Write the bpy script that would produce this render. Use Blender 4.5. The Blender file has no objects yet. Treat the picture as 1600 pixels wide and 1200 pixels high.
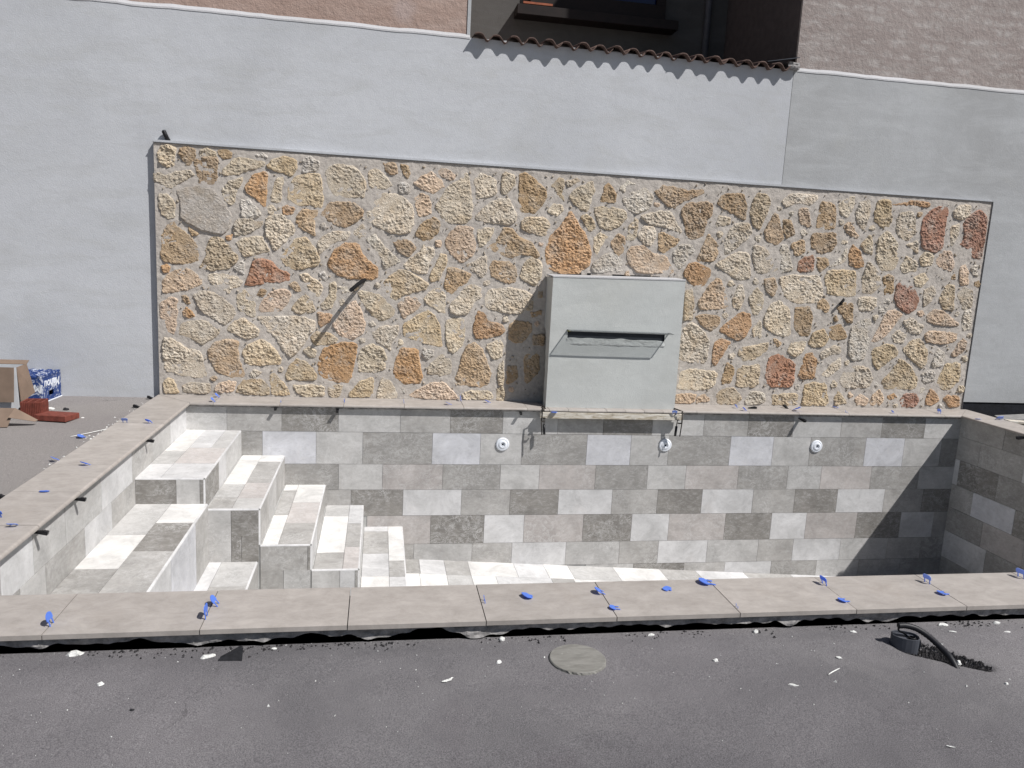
import bpy, bmesh, math, random
from mathutils import Vector, Matrix, noise, Euler
from mathutils.geometry import delaunay_2d_cdt
import mathutils
random.seed(7)
scene = bpy.context.scene
COL = scene.collection

# ---------------------------------------------------------------- camera
cam_d = bpy.data.cameras.new("camera"); cam = bpy.data.objects.new("camera", cam_d); COL.objects.link(cam)
cam_d.sensor_width = 36.0; cam_d.lens = 27.054; cam_d.clip_start = 0.05; cam_d.clip_end = 600
_r = Vector((0.984869, -0.165556, 0.051225)); _u = Vector((-0.022222, 0.172498, 0.984759)); _f = Vector((0.171869, 0.970997, -0.166209))
_m = Matrix(((_r.x, _u.x, -_f.x), (_r.y, _u.y, -_f.y), (_r.z, _u.z, -_f.z))).to_4x4()
_m.translation = Vector((1.829048, -7.894842, 1.611207))
cam.matrix_world = _m
scene.camera = cam

# ---------------------------------------------------------------- light
SUN = Vector((0.64, -0.487, 1.0)).normalized()
world = bpy.data.worlds.new("World"); scene.world = world; world.use_nodes = True
wn = world.node_tree.nodes; wl = world.node_tree.links; wn.clear()
wo = wn.new("ShaderNodeOutputWorld"); wb = wn.new("ShaderNodeBackground"); sky = wn.new("ShaderNodeTexSky")
sky.sky_type = 'NISHITA'; sky.sun_disc = False
sky.sun_elevation = math.asin(SUN.z); sky.sun_rotation = math.atan2(SUN.x, SUN.y)
wb.inputs[1].default_value = 0.05
wl.new(sky.outputs[0], wb.inputs[0]); wl.new(wb.outputs[0], wo.inputs[0])
sd = bpy.data.lights.new("sun", 'SUN'); sd.energy = 5.0; sd.angle = math.radians(0.53); sd.color = (1.0, 0.975, 0.945)
so = bpy.data.objects.new("sun", sd); COL.objects.link(so)
so.rotation_euler = SUN.to_track_quat('Z', 'Y').to_euler(); so.location = (6, -6, 12)
scene.view_settings.view_transform = 'Standard'; scene.view_settings.look = 'None'
scene.view_settings.gamma = 1.0; scene.view_settings.exposure = 0.12
try: scene.view_settings.use_curve_mapping = False
except Exception: pass

# ---------------------------------------------------------------- helpers
def lin(c):
    c = c / 255.0
    return c / 12.92 if c <= 0.04045 else ((c + 0.055) / 1.055) ** 2.4
KV, KH = 0.92, 1.53
def srgb(r, g, b, k=1.0):
    return tuple(min(0.86, lin(v) / k) for v in (r, g, b)) + (1.0,)

def link(o, parent=None):
    COL.objects.link(o)
    if parent is not None:
        o.parent = parent
        if parent.name in WORLD_SPACE: o.matrix_parent_inverse = Matrix.Translation(-Vector(parent.location))
    return o
WORLD_SPACE = {'house', 'stone_wall', 'waterfall_block', 'swimming_pool'}     # things whose parts are given in scene coordinates
def mobj(name, verts, faces, mat=None, parent=None, smooth=False, color=None):
    me = bpy.data.meshes.new(name); me.from_pydata([tuple(v) for v in verts], [], faces); me.update()
    if mat: me.materials.append(mat)
    if smooth:
        for p in me.polygons: p.use_smooth = True
    o = bpy.data.objects.new(name, me); link(o, parent)
    if color: o.color = color
    return o
def bobj(name, bm, mat=None, parent=None, smooth=False, color=None):
    me = bpy.data.meshes.new(name); bmesh.ops.recalc_face_normals(bm, faces=bm.faces[:]); bm.to_mesh(me); bm.free()
    if mat: me.materials.append(mat)
    if smooth:
        for p in me.polygons: p.use_smooth = True
    o = bpy.data.objects.new(name, me); link(o, parent)
    if color: o.color = color
    return o
def empty(name, loc=(0, 0, 0), label=None, cat=None, group=None, rz=0):
    o = bpy.data.objects.new(name, None); o.empty_display_size = 0.1; o.location = loc; o.rotation_euler = (0, 0, rz); link(o)
    return tag(o, label, cat, group)
def tag(o, label=None, cat=None, group=None, kind=None):
    if label: o['label'] = label
    if cat: o['category'] = cat
    if group: o['group'] = group
    if kind: o['kind'] = kind
    return o
BOXF = [(0, 3, 2, 1), (4, 5, 6, 7), (0, 1, 5, 4), (1, 2, 6, 5), (2, 3, 7, 6), (3, 0, 4, 7)]
def boxv(x0, x1, y0, y1, z0, z1):
    return [(x0, y0, z0), (x1, y0, z0), (x1, y1, z0), (x0, y1, z0), (x0, y0, z1), (x1, y0, z1), (x1, y1, z1), (x0, y1, z1)]
def box(name, x0, x1, y0, y1, z0, z1, mat=None, parent=None, color=None, bevel=0.0, seg=1):
    if bevel:
        bm = bmesh.new(); vs = [bm.verts.new(v) for v in boxv(x0, x1, y0, y1, z0, z1)]
        for f in BOXF: bm.faces.new([vs[i] for i in f])
        bmesh.ops.bevel(bm, geom=bm.edges[:], offset=bevel, segments=seg, profile=0.5, affect='EDGES')
        return bobj(name, bm, mat, parent, color=color)
    return mobj(name, boxv(x0, x1, y0, y1, z0, z1), BOXF, mat, parent, color=color)
def tube(name, pts, rad, mat, parent=None, n=10, cap=True, color=None, smooth=True):
    pts = [Vector(p) for p in pts]; V = []; Fc = []
    t0 = (pts[1] - pts[0]).normalized(); up = Vector((0, 0, 1)) if abs(t0.z) < 0.9 else Vector((1, 0, 0))
    a = t0.cross(up).normalized()
    for i, p in enumerate(pts):
        t = (pts[min(i + 1, len(pts) - 1)] - pts[max(i - 1, 0)]).normalized()
        a = (a - t * a.dot(t)).normalized(); b = t.cross(a)
        rr = rad[i] if isinstance(rad, (list, tuple)) else rad
        for k in range(n):
            w = 2 * math.pi * k / n
            V.append(p + (a * math.cos(w) + b * math.sin(w)) * rr)
    for i in range(len(pts) - 1):
        for k in range(n):
            Fc.append((i * n + k, i * n + (k + 1) % n, (i + 1) * n + (k + 1) % n, (i + 1) * n + k))
    if cap: Fc.append(tuple(range(n))[::-1]); Fc.append(tuple(range((len(pts) - 1) * n, len(pts) * n)))
    return mobj(name, V, Fc, mat, parent, smooth, color)
def spline(P, n=8):
    P = [Vector(p) for p in P]; P = [P[0] * 2 - P[1]] + P + [P[-1] * 2 - P[-2]]; out = []
    for i in range(1, len(P) - 2):
        for k in range(n):
            t = k / n; a, b, c, d = P[i - 1:i + 3]
            out.append(0.5 * ((2 * b) + (c - a) * t + (2 * a - 5 * b + 4 * c - d) * t * t + (-a + 3 * b - 3 * c + d) * t ** 3))
    out.append(P[-2]); return out
def lathe(name, prof, axis_o, axis, mat, parent=None, n=28, color=None):
    ax = Vector(axis).normalized(); a = ax.orthogonal().normalized(); b = ax.cross(a); o = Vector(axis_o); V = []; Fc = []
    for r, h in prof:
        for k in range(n):
            w = 2 * math.pi * k / n; V.append(o + ax * h + (a * math.cos(w) + b * math.sin(w)) * r)
    m = len(prof)
    for i in range(m - 1):
        for k in range(n): Fc.append((i * n + k, i * n + (k + 1) % n, (i + 1) * n + (k + 1) % n, (i + 1) * n + k))
    Fc.append(tuple(range(n))[::-1]); Fc.append(tuple(range((m - 1) * n, m * n)))
    return mobj(name, V, Fc, mat, parent, True, color)
def prism(name, poly, y0, y1, mat, parent=None, axis='y', color=None):
    n = len(poly)
    if axis == 'y': V = [(a, y0, b) for a, b in poly] + [(a, y1, b) for a, b in poly]
    elif axis == 'x': V = [(y0, a, b) for a, b in poly] + [(y1, a, b) for a, b in poly]
    else: V = [(a, b, y0) for a, b in poly] + [(a, b, y1) for a, b in poly]
    Fc = [tuple(range(n)), tuple(range(2 * n - 1, n - 1, -1))] + [(i, i + n, (i + 1) % n + n, (i + 1) % n) for i in range(n)]
    bm = bmesh.new(); vs = [bm.verts.new(v) for v in V]
    for f in Fc: bm.faces.new([vs[i] for i in f])
    return bobj(name, bm, mat, parent, color=color)

# ---------------------------------------------------------------- materials
class NT:
    def __init__(s, name):
        s.m = bpy.data.materials.new(name); s.m.use_nodes = True; s.t = s.m.node_tree; s.n = s.t.nodes; s.l = s.t.links
        s.b = s.n["Principled BSDF"]; s.b.inputs["Roughness"].default_value = 0.85
        if "Specular IOR Level" in s.b.inputs: s.b.inputs["Specular IOR Level"].default_value = 0.3
        s.out = s.n["Material Output"]
    def new(s, t, **k):
        n = s.n.new(t)
        for a, v in k.items(): setattr(n, a, v)
        return n
    def set(s, sock, v):
        if hasattr(v, 'is_linked') or hasattr(v, 'links'): s.l.new(v, sock)
        else: sock.default_value = v
    def pos(s, scale=(1, 1, 1), obj_rand=False):
        g = s.new("ShaderNodeNewGeometry"); v = g.outputs["Position"]
        if obj_rand:
            oi = s.new("ShaderNodeObjectInfo"); mm = s.new("ShaderNodeVectorMath", operation='MULTIPLY_ADD')
            cx = s.new("ShaderNodeCombineXYZ"); s.l.new(oi.outputs["Random"], cx.inputs[0]); s.l.new(oi.outputs["Random"], cx.inputs[1]); s.l.new(oi.outputs["Random"], cx.inputs[2])
            s.l.new(cx.outputs[0], mm.inputs[0]); mm.inputs[1].default_value = (57, 83, 31); s.l.new(v, mm.inputs[2]); v = mm.outputs[0]
        mp = s.new("ShaderNodeMapping"); s.l.new(v, mp.inputs[0]); mp.inputs["Scale"].default_value = scale
        return mp.outputs[0]
    def noise(s, vec, scale, detail=4, rough=0.55, dist=0.0):
        n = s.new("ShaderNodeTexNoise"); s.l.new(vec, n.inputs["Vector"]); n.inputs["Scale"].default_value = scale
        n.inputs["Detail"].default_value = detail; n.inputs["Roughness"].default_value = rough; n.inputs["Distortion"].default_value = dist
        return n.outputs["Fac"]
    def vor(s, vec, scale, feature='F1', rnd=1.0):
        n = s.new("ShaderNodeTexVoronoi", feature=feature); s.l.new(vec, n.inputs["Vector"]); n.inputs["Scale"].default_value = scale
        n.inputs["Randomness"].default_value = rnd
        return n
    def ramp(s, fac, a, b, ca=(0, 0, 0, 1), cb=(1, 1, 1, 1)):
        r = s.new("ShaderNodeValToRGB"); s.l.new(fac, r.inputs[0]); e = r.color_ramp.elements
        e[0].position = a; e[1].position = b; e[0].color = ca; e[1].color = cb
        return r.outputs[0]
    def mix(s, fac, a, b, mode='MIX'):
        m = s.new("ShaderNodeMix", data_type='RGBA', blend_type=mode)
        s.set(m.inputs[0], fac); s.set(m.inputs[6], a); s.set(m.inputs[7], b)
        return m.outputs[2]
    def math(s, op, a, b=0.0):
        m = s.new("ShaderNodeMath", operation=op); s.set(m.inputs[0], a); s.set(m.inputs[1], b); return m.outputs[0]
    def objcol(s):
        return s.new("ShaderNodeObjectInfo").outputs["Color"]
    def bump(s, h, strength, dist, prev=None):
        b = s.new("ShaderNodeBump"); s.l.new(h, b.inputs["Height"]); b.inputs["Strength"].default_value = strength; b.inputs["Distance"].default_value = dist
        if prev is not None: s.l.new(prev, b.inputs["Normal"])
        return b.outputs[0]
    def done(s, col=None, nrm=None, rough=None):
        if col is not None: s.set(s.b.inputs["Base Color"], col)
        if nrm is not None: s.l.new(nrm, s.b.inputs["Normal"])
        if rough is not None: s.set(s.b.inputs["Roughness"], rough)
        return s.m

def mat_plaster(name, c1, c2, c3, bump=0.35, grain=90):
    t = NT(name); p = t.pos()
    big = t.ramp(t.noise(p, 0.55, 5, 0.6, 0.6), 0.36, 0.66)
    col = t.mix(big, c1, c2)
    p2 = t.pos((0.7, 0.7, 3.0))
    sm = t.ramp(t.noise(p2, 2.2, 5, 0.65, 0.8), 0.45, 0.75)
    col = t.mix(t.math('MULTIPLY', sm, 0.55), col, c3)
    sw = t.ramp(t.noise(p, 7.5, 9, 0.76, 1.6), 0.46, 0.66)
    col = t.mix(t.math('MULTIPLY', sw, 0.30), col, t.mix(1.0, col, (0.88, 0.88, 0.88, 1), 'MULTIPLY'))
    st = t.ramp(t.noise(p, 1.1, 6, 0.62, 0.3), 0.58, 0.80)
    col = t.mix(t.math('MULTIPLY', st, 0.35), col, t.mix(1.0, c3, (0.96, 0.93, 0.86, 1), 'MULTIPLY'))
    tr = t.ramp(t.noise(t.pos((1, 1, 1.6)), 6.5, 9, 0.75, 0.6), 0.5, 0.78)
    col = t.mix(t.math('MULTIPLY', tr, 0.35), col, t.mix(1.0, c2, (0.86, 0.86, 0.86, 1), 'MULTIPLY'))
    fine = t.noise(p, grain, 3, 0.6); mid = t.noise(p, 14, 4, 0.6, 0.5)
    col = t.mix(t.ramp(fine, 0.3, 0.7), t.mix(1.0, col, (0.93, 0.93, 0.93, 1), 'MULTIPLY'), col)
    n = t.bump(mid, bump, 0.0045); n = t.bump(fine, bump * 1.3, 0.0045, n)
    return t.done(col, n, 0.92)
M = {}
M['wall'] = mat_plaster('grey_white_render', srgb(190, 192, 196, KV), srgb(178, 180, 184, KV), srgb(171, 172, 172, KV))
M['wall_grey'] = mat_plaster('damp_grey_render', srgb(173, 175, 177, KV), srgb(158, 159, 160, KV), srgb(182, 184, 186, KV))
M['planter'] = mat_plaster('waterfall_render', srgb(188, 191, 190, KV), srgb(175, 177, 175, KV), srgb(196, 198, 196, KV), 0.45, 110)
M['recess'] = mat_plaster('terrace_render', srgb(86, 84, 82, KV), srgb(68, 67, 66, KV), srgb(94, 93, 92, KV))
M['ledge'] = mat_plaster('ledge_mortar', srgb(180, 180, 183, KV), srgb(170, 170, 172, KV), srgb(165, 164, 164, KV), 0.5)
def mat_facade(name, c1, c2, c3, patch=None, ghost=None):
    t = NT(name); p = t.pos()
    col = t.mix(t.ramp(t.noise(p, 1.4, 5, 0.6), 0.35, 0.65), c1, c2)
    col = t.mix(t.math('MULTIPLY', t.ramp(t.noise(t.pos((1, 1, 4)), 3.0, 4, 0.6), 0.45, 0.7), 0.6), col, c3)
    if patch:
        vm = t.new("ShaderNodeVectorMath", operation='DISTANCE'); t.l.new(p, vm.inputs[0]); vm.inputs[1].default_value = patch[0]
        d = t.math('ADD', vm.outputs["Value"], t.math('MULTIPLY', t.noise(p, 9, 3), 0.12))
        col = t.mix(t.ramp(d, 0.12, 0.22, (0.75, 0.75, 0.75, 1), (0, 0, 0, 1)), col, patch[1])
    if ghost:                                   # rows of bricks showing faintly through the render
        sx = t.new("ShaderNodeSeparateXYZ"); t.l.new(p, sx.inputs[0]); cx = t.new("ShaderNodeCombineXYZ")
        t.l.new(sx.outputs[0], cx.inputs[0]); t.l.new(t.math('ADD', sx.outputs[2], t.math('MULTIPLY', t.noise(p, 3, 3), 0.05)), cx.inputs[1])
        br = t.new("ShaderNodeTexBrick"); t.l.new(cx.outputs[0], br.inputs["Vector"]); br.inputs["Scale"].default_value = 1.0
        br.inputs["Brick Width"].default_value = 0.30; br.inputs["Row Height"].default_value = 0.115; br.inputs["Mortar Size"].default_value = 0.04; br.inputs["Mortar Smooth"].default_value = 1.0
        gm = t.math('MULTIPLY', t.math('SUBTRACT', 1.0, br.outputs["Fac"]), t.ramp(t.noise(t.pos((1, 1, 2.2)), 3.8, 6, 0.7), 0.47, 0.62))
        col = t.mix(t.math('MULTIPLY', gm, 0.6), col, ghost)
    g = t.noise(p, 60, 4, 0.7); g2 = t.noise(p, 18, 4, 0.65)
    n = t.bump(g2, 0.5, 0.02); n = t.bump(g, 0.6, 0.008, n)
    return t.done(col, n, 0.95)
M['salmon'] = mat_facade('salmon_facade', srgb(163, 142, 132, KV), srgb(149, 128, 118, KV), srgb(171, 153, 144, KV), ((2.0, 0.47, 3.98), srgb(168, 152, 147, KV)))
M['taupe'] = mat_facade('taupe_facade', srgb(150, 140, 136, KV), srgb(141, 131, 127, KV), srgb(158, 151, 147, KV), None, srgb(178, 173, 170, KV))
# asphalt-like screed
def mat_ground():
    t = NT('dark_screed'); p = t.pos()
    col = t.mix(t.ramp(t.noise(p, 0.8, 6, 0.6, 0.5), 0.35, 0.68), srgb(119, 117, 119, KH * 0.90), srgb(149, 146, 147, KH * 0.90))
    col = t.mix(t.math('MULTIPLY', t.ramp(t.noise(p, 2.7, 5, 0.6, 1.0), 0.55, 0.75), 0.35), col, srgb(150, 147, 147, KH * 0.90))
    col = t.mix(t.math('MULTIPLY', t.ramp(t.noise(p, 1.9, 5, 0.6, 0.6), 0.6, 0.75), 0.4), col, srgb(108, 101, 106, KH * 0.90))
    sx = t.new("ShaderNodeSeparateXYZ"); t.l.new(p, sx.inputs[0])       # grazing-view brightening left of the pool, put into the colour
    graze = t.math('ADD', sx.outputs[0], t.math('MULTIPLY', t.noise(p, 1.3, 4, 0.6), 0.5))
    col = t.mix(t.ramp(graze, -0.35, 0.05, (0.85, 0.85, 0.85, 1), (0, 0, 0, 1)), col, srgb(166, 161, 157, KH * 0.90))
    gr = t.noise(p, 240, 3, 0.75)
    col = t.mix(t.ramp(gr, 0.36, 0.66), t.mix(1.0, col, (0.50, 0.49, 0.51, 1), 'MULTIPLY'), t.mix(1.0, col, (1.34, 1.34, 1.34, 1), 'MULTIPLY'))
    vv = t.vor(p, 26); dens = t.ramp(t.noise(p, 1.1, 4), 0.42, 0.72)
    spot = t.math('MULTIPLY', t.ramp(vv.outputs["Distance"], 0.02, 0.05, (1, 1, 1, 1), (0, 0, 0, 1)), dens)
    col = t.mix(t.math('MULTIPLY', spot, 0.7), col, srgb(190, 188, 186, KH * 0.90))
    wv = t.new("ShaderNodeVectorMath", operation='ADD'); t.l.new(p, wv.inputs[0])
    nz = t.new("ShaderNodeTexNoise"); t.l.new(p, nz.inputs["Vector"]); nz.inputs["Scale"].default_value = 3.5; nz.inputs["Detail"].default_value = 6
    sc = t.new("ShaderNodeVectorMath", operation='SCALE'); t.l.new(nz.outputs["Color"], sc.inputs[0]); sc.inputs["Scale"].default_value = 0.35; t.l.new(sc.outputs[0], wv.inputs[1])
    ce = t.vor(wv.outputs[0], 0.62, 'DISTANCE_TO_EDGE'); cm = t.math('MULTIPLY', t.ramp(ce.outputs["Distance"], 0.0, 0.0028, (1, 1, 1, 1), (0, 0, 0, 1)), t.ramp(t.noise(p, 0.9, 3), 0.52, 0.62))
    col = t.mix(t.math('MULTIPLY', cm, 0.6), col, srgb(62, 59, 61, KH * 0.90))
    pt = t.ramp(t.noise(p, 0.42, 3, 0.5, 0.3), 0.50, 0.56); col = t.mix(t.math('MULTIPLY', pt, 0.5), col, t.mix(1.0, col, (0.86, 0.85, 0.87, 1), 'MULTIPLY'))
    sp2 = t.ramp(t.noise(p, 9.0, 6, 0.7, 0.5), 0.62, 0.74); col = t.mix(t.math('MULTIPLY', sp2, 0.45), col, t.mix(1.0, col, (0.74, 0.73, 0.75, 1), 'MULTIPLY'))
    dust = t.ramp(t.noise(p, 5.0, 8, 0.75, 1.2), 0.66, 0.8)
    col = t.mix(t.math('MULTIPLY', dust, 0.35), col, srgb(165, 162, 160, KH * 0.90))
    n = t.bump(t.noise(p, 22, 4, 0.6), 0.4, 0.012); n = t.bump(gr, 0.75, 0.006, n)
    return t.done(col, n, 0.95)
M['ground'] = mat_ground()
def mat_tile():
    t = NT('stone_look_tile'); p = t.pos((1, 1, 1), True); base = t.objcol()
    big = t.noise(p, 3.4, 8, 0.72, 0.6)
    col = t.mix(t.ramp(big, 0.3, 0.7), t.mix(1.0, base, (0.68, 0.68, 0.675, 1), 'MULTIPLY'), t.mix(1.0, base, (1.16, 1.16, 1.16, 1), 'MULTIPLY'))
    # pale crystalline scratches
    w = t.noise(p, 7.5, 10, 0.78, 0.7); ridge = t.math('ABSOLUTE', t.math('SUBTRACT', w, 0.5))
    vein = t.ramp(ridge, 0.0, 0.022, (1, 1, 1, 1), (0, 0, 0, 1))
    mask = t.ramp(t.noise(p, 1.9, 4, 0.6, 0.8), 0.42, 0.66)
    col = t.mix(t.math('MULTIPLY', t.math('MULTIPLY', vein, mask), 0.8), col, (0.63, 0.625, 0.62, 1))
    w2 = t.noise(t.pos((1.2, 1.2, 2.6), True), 13, 10, 0.8, 0.5)
    col = t.mix(t.math('MULTIPLY', t.ramp(w2, 0.48, 0.74), 0.55), col, (0.58, 0.575, 0.57, 1))
    w3 = t.noise(t.pos((1.0, 1.0, 1.8), True), 17, 9, 0.78, 0.6)
    col = t.mix(t.math('MULTIPLY', t.ramp(w3, 0.50, 0.72), 0.55), col, t.mix(1.0, base, (0.62, 0.615, 0.605, 1), 'MULTIPLY'))
    col = t.mix(t.math('MULTIPLY', t.ramp(t.noise(p, 3.1, 4, 0.6, 1.0), 0.58, 0.8), 0.35), col, t.mix(1.0, base, (0.98, 0.93, 0.89, 1), 'MULTIPLY'))
    n = t.bump(t.noise(p, 30, 5, 0.6), 0.25, 0.003)
    return t.done(col, n, 0.62)
M['tile'] = mat_tile()
def mat_coping():
    t = NT('beige_porcelain_coping'); p = t.pos((1.0, 1.5, 1), True); base = t.objcol()
    a = t.noise(p, 6.5, 10, 0.78, 0.4)
    col = t.mix(t.ramp(a, 0.32, 0.7), t.mix(1.0, base, (0.76, 0.75, 0.74, 1), 'MULTIPLY'), t.mix(1.0, base, (1.15, 1.15, 1.15, 1), 'MULTIPLY'))
    b = t.noise(t.pos((0.8, 3, 1), True), 12, 8, 0.78, 0.4)
    col = t.mix(t.math('MULTIPLY', t.ramp(b, 0.5, 0.78), 0.4), col, t.mix(1.0, base, (1.16, 1.14, 1.12, 1), 'MULTIPLY'))
    col = t.mix(t.math('MULTIPLY', t.ramp(t.noise(t.pos(), 1.7, 5, 0.6, 0.6), 0.58, 0.75), 0.25), col, t.mix(1.0, base, (0.86, 0.78, 0.70, 1), 'MULTIPLY'))
    n = t.bump(t.noise(p, 45, 4), 0.15, 0.002)
    return t.done(col, n, 0.6)
M['coping'] = mat_coping()
def mat_stone():
    t = NT('split_limestone'); p = t.pos((1, 1, 1), True); base = t.objcol()
    a = t.noise(p, 6, 6, 0.65, 0.6)
    col = t.mix(t.ramp(a, 0.3, 0.7), t.mix(1.0, base, (0.74, 0.69, 0.62, 1), 'MULTIPLY'), t.mix(1.0, base, (1.12, 1.14, 1.17, 1), 'MULTIPLY'))
    col = t.mix(t.math('MULTIPLY', t.ramp(t.noise(p, 4.0, 5, 0.6, 1.0), 0.52, 0.72), 0.45), col, t.mix(1.0, base, (0.96, 0.80, 0.62, 1), 'MULTIPLY'))
    col = t.mix(t.math('MULTIPLY', t.ramp(t.noise(p, 26, 5, 0.7), 0.55, 0.75), 0.4), col, srgb(196, 187, 172, KV))
    smx = t.ramp(t.noise(p, 5.5, 7, 0.7, 0.4), 0.50, 0.66)
    col = t.mix(t.math('MULTIPLY', smx, 0.55), col, srgb(186, 179, 169, KV))
    pa = t.pos((1.0, 1.0, 1.5), True); q = t.math('ABSOLUTE', t.math('SUBTRACT', t.noise(pa, 15, 7, 0.72, 0.7), 0.5)); r = t.noise(p, 48, 7, 0.78, 0.5)
    col = t.mix(t.ramp(q, 0.0, 0.05, (0.45, 0.45, 0.45, 1), (0, 0, 0, 1)), col, t.mix(1.0, base, (0.62, 0.55, 0.48, 1), 'MULTIPLY'))
    n = t.bump(q, 0.9, 0.040); n = t.bump(r, 0.9, 0.014, n)
    return t.done(col, n, 0.9)
M['stone'] = mat_stone()
def mat_mortar():
    t = NT('grey_mortar'); p = t.pos()
    col = t.mix(t.ramp(t.noise(p, 3, 5, 0.6), 0.35, 0.65), srgb(174, 167, 160, KV), srgb(163, 156, 149, KV))
    col = t.mix(t.ramp(t.noise(p, 25, 4), 0.4, 0.7), col, srgb(184, 177, 169, KV))
    n = t.bump(t.noise(p, 16, 4, 0.6), 0.6, 0.02); n = t.bump(t.noise(p, 120, 3, 0.7), 0.5, 0.004, n)
    return t.done(col, n, 0.95)
M['mortar'] = mat_mortar()
def simple(name, col, rough=0.6, metal=0.0, var=0.12, sc=12, bump=0.0):
    t = NT(name); p = t.pos()
    lo = tuple(c * (1 - var) for c in col[:3]) + (1,); hi = tuple(min(1, c * (1 + var)) for c in col[:3]) + (1,)
    c = t.mix(t.ramp(t.noise(p, sc, 5, 0.6), 0.35, 0.65), lo, hi); t.b.inputs["Metallic"].default_value = metal
    n = t.bump(t.noise(p, sc * 4, 4), bump, 0.004) if bump else None
    return t.done(c, n, rough)
M['black'] = simple('black_plastic', (0.012, 0.012, 0.014, 1), 0.45)
M['bitumen'] = simple('black_bitumen', (0.009, 0.010, 0.014, 1), 0.7, var=0.4, bump=0.5)
M['rod'] = simple('dull_black_pipe', (0.005, 0.005, 0.006, 1), 0.9)
M['hose'] = simple('black_rubber_hose', (0.014, 0.014, 0.017, 1), 0.5)
M['pvc_grey'] = simple('grey_pvc', (0.075, 0.08, 0.095, 1), 0.5)
M['rust'] = simple('dark_rusty_steel', (0.035, 0.030, 0.026, 1), 0.6, 0.3, 0.4, 40, 0.3)
M['steel'] = simple('galvanised_steel', (0.35, 0.36, 0.36, 1), 0.4, 0.8)
M['profile'] = simple('grey_edge_bead', (0.11, 0.11, 0.115, 1), 0.6)
M['white_plastic'] = simple('white_abs', (0.72, 0.75, 0.80, 1), 0.35, var=0.03)
def mat_clip(name, c, f):
    t = NT(name); t.b.inputs["Base Color"].default_value = c; t.b.inputs["Roughness"].default_value = 0.4
    tl = t.new("ShaderNodeBsdfTranslucent"); tl.inputs[0].default_value = c; mx = t.new("ShaderNodeMixShader"); mx.inputs[0].default_value = f
    t.l.new(t.b.outputs[0], mx.inputs[1]); t.l.new(tl.outputs[0], mx.inputs[2]); t.l.new(mx.outputs[0], t.out.inputs[0]); return t.m
M['blue_clip'] = mat_clip('blue_plastic', (0.15, 0.30, 0.84, 1), 0.4)
M['pale_clip'] = mat_clip('pale_blue_plastic', (0.34, 0.45, 0.80, 1), 0.45)
M['terracotta'] = simple('terracotta', (0.095, 0.062, 0.052, 1), 0.85, var=0.35, sc=18, bump=0.4)
M['brick_red'] = simple('red_brick_clay', (0.165, 0.045, 0.032, 1), 0.85, var=0.25, sc=25, bump=0.4)
M['card'] = simple('brown_cardboard', (0.20, 0.145, 0.11, 1), 0.85, var=0.12, sc=6)
M['white_card'] = simple('white_lined_board', (0.52, 0.53, 0.55, 1), 0.8, var=0.05)
M['wood_frame'] = simple('brown_window_frame', (0.011, 0.006, 0.005, 1), 0.6, var=0.3, sc=9)
M['sill_orange'] = simple('orange_brown_wood', (0.32, 0.10, 0.05, 1), 0.6, var=0.3, sc=9)
M['chip'] = simple('white_plaster_chip', (0.62, 0.62, 0.60, 1), 0.9, var=0.2, sc=60, bump=0.6)
M['shard'] = simple('dark_shard', (0.02, 0.02, 0.023, 1), 0.7, var=0.3, sc=60, bump=0.4)
M['gravel'] = simple('dark_gravel', (0.035, 0.033, 0.035, 1), 0.95, var=0.5, sc=80, bump=0.5)
M['concrete'] = simple('bare_concrete', (0.24, 0.235, 0.23, 1), 0.95, var=0.2, sc=9, bump=0.5)
M['bed_mortar'] = simple('dry_bedding_mortar', (0.26, 0.25, 0.245, 1), 0.95, var=0.35, sc=22, bump=0.7)
M['dark_slot'] = simple('dark_grey_pvc_slot', (0.028, 0.032, 0.040, 1), 0.5)
M['dark_glass'] = simple('dark_blue_glass', (0.006, 0.012, 0.05, 1), 0.08, var=0.1)
def mat_wood():
    t = NT('plaster_smeared_batten'); p = t.pos((3, 20, 20))
    a = t.noise(p, 2.2, 6, 0.65, 0.8); col = t.mix(t.ramp(a, 0.35, 0.62), srgb(150, 138, 118, KV), srgb(200, 196, 188, KV))
    col = t.mix(t.math('MULTIPLY', t.ramp(t.noise(t.pos((6, 6, 6)), 3, 5, 0.7), 0.58, 0.7), 0.6), col, srgb(105, 98, 88, KV))
    return t.done(col, t.bump(a, 0.4, 0.004), 0.8)
M['batten'] = mat_wood()
def mat_cover():
    t = NT('pale_stone_disc'); p = t.pos((2.0, 7, 1))
    a = t.noise(p, 4, 8, 0.7, 1.0); col = t.mix(t.ramp(a, 0.3, 0.7), srgb(124, 122, 116, KH), srgb(168, 166, 160, KH))
    col = t.mix(t.ramp(t.noise(p, 6, 6, 0.7, 1.5), 0.66, 0.72), col, srgb(205, 203, 198, KH))
    return t.done(col, t.bump(a, 0.3, 0.004), 0.7)
M['cover'] = mat_cover()
def mat_acrylic():
    t = NT('frosted_acrylic_lip'); tr = t.new("ShaderNodeBsdfTransparent"); tr.inputs[0].default_value = (0.93, 0.94, 0.94, 1)
    mx = t.new("ShaderNodeMixShader"); mx.inputs[0].default_value = 0.85
    t.b.inputs["Base Color"].default_value = (0.42, 0.45, 0.46, 1); t.b.inputs["Roughness"].default_value = 0.2
    t.l.new(t.b.outputs[0], mx.inputs[1]); t.l.new(tr.outputs[0], mx.inputs[2]); t.l.new(mx.outputs[0], t.out.inputs[0])
    return t.m
M['acrylic'] = mat_acrylic()
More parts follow.
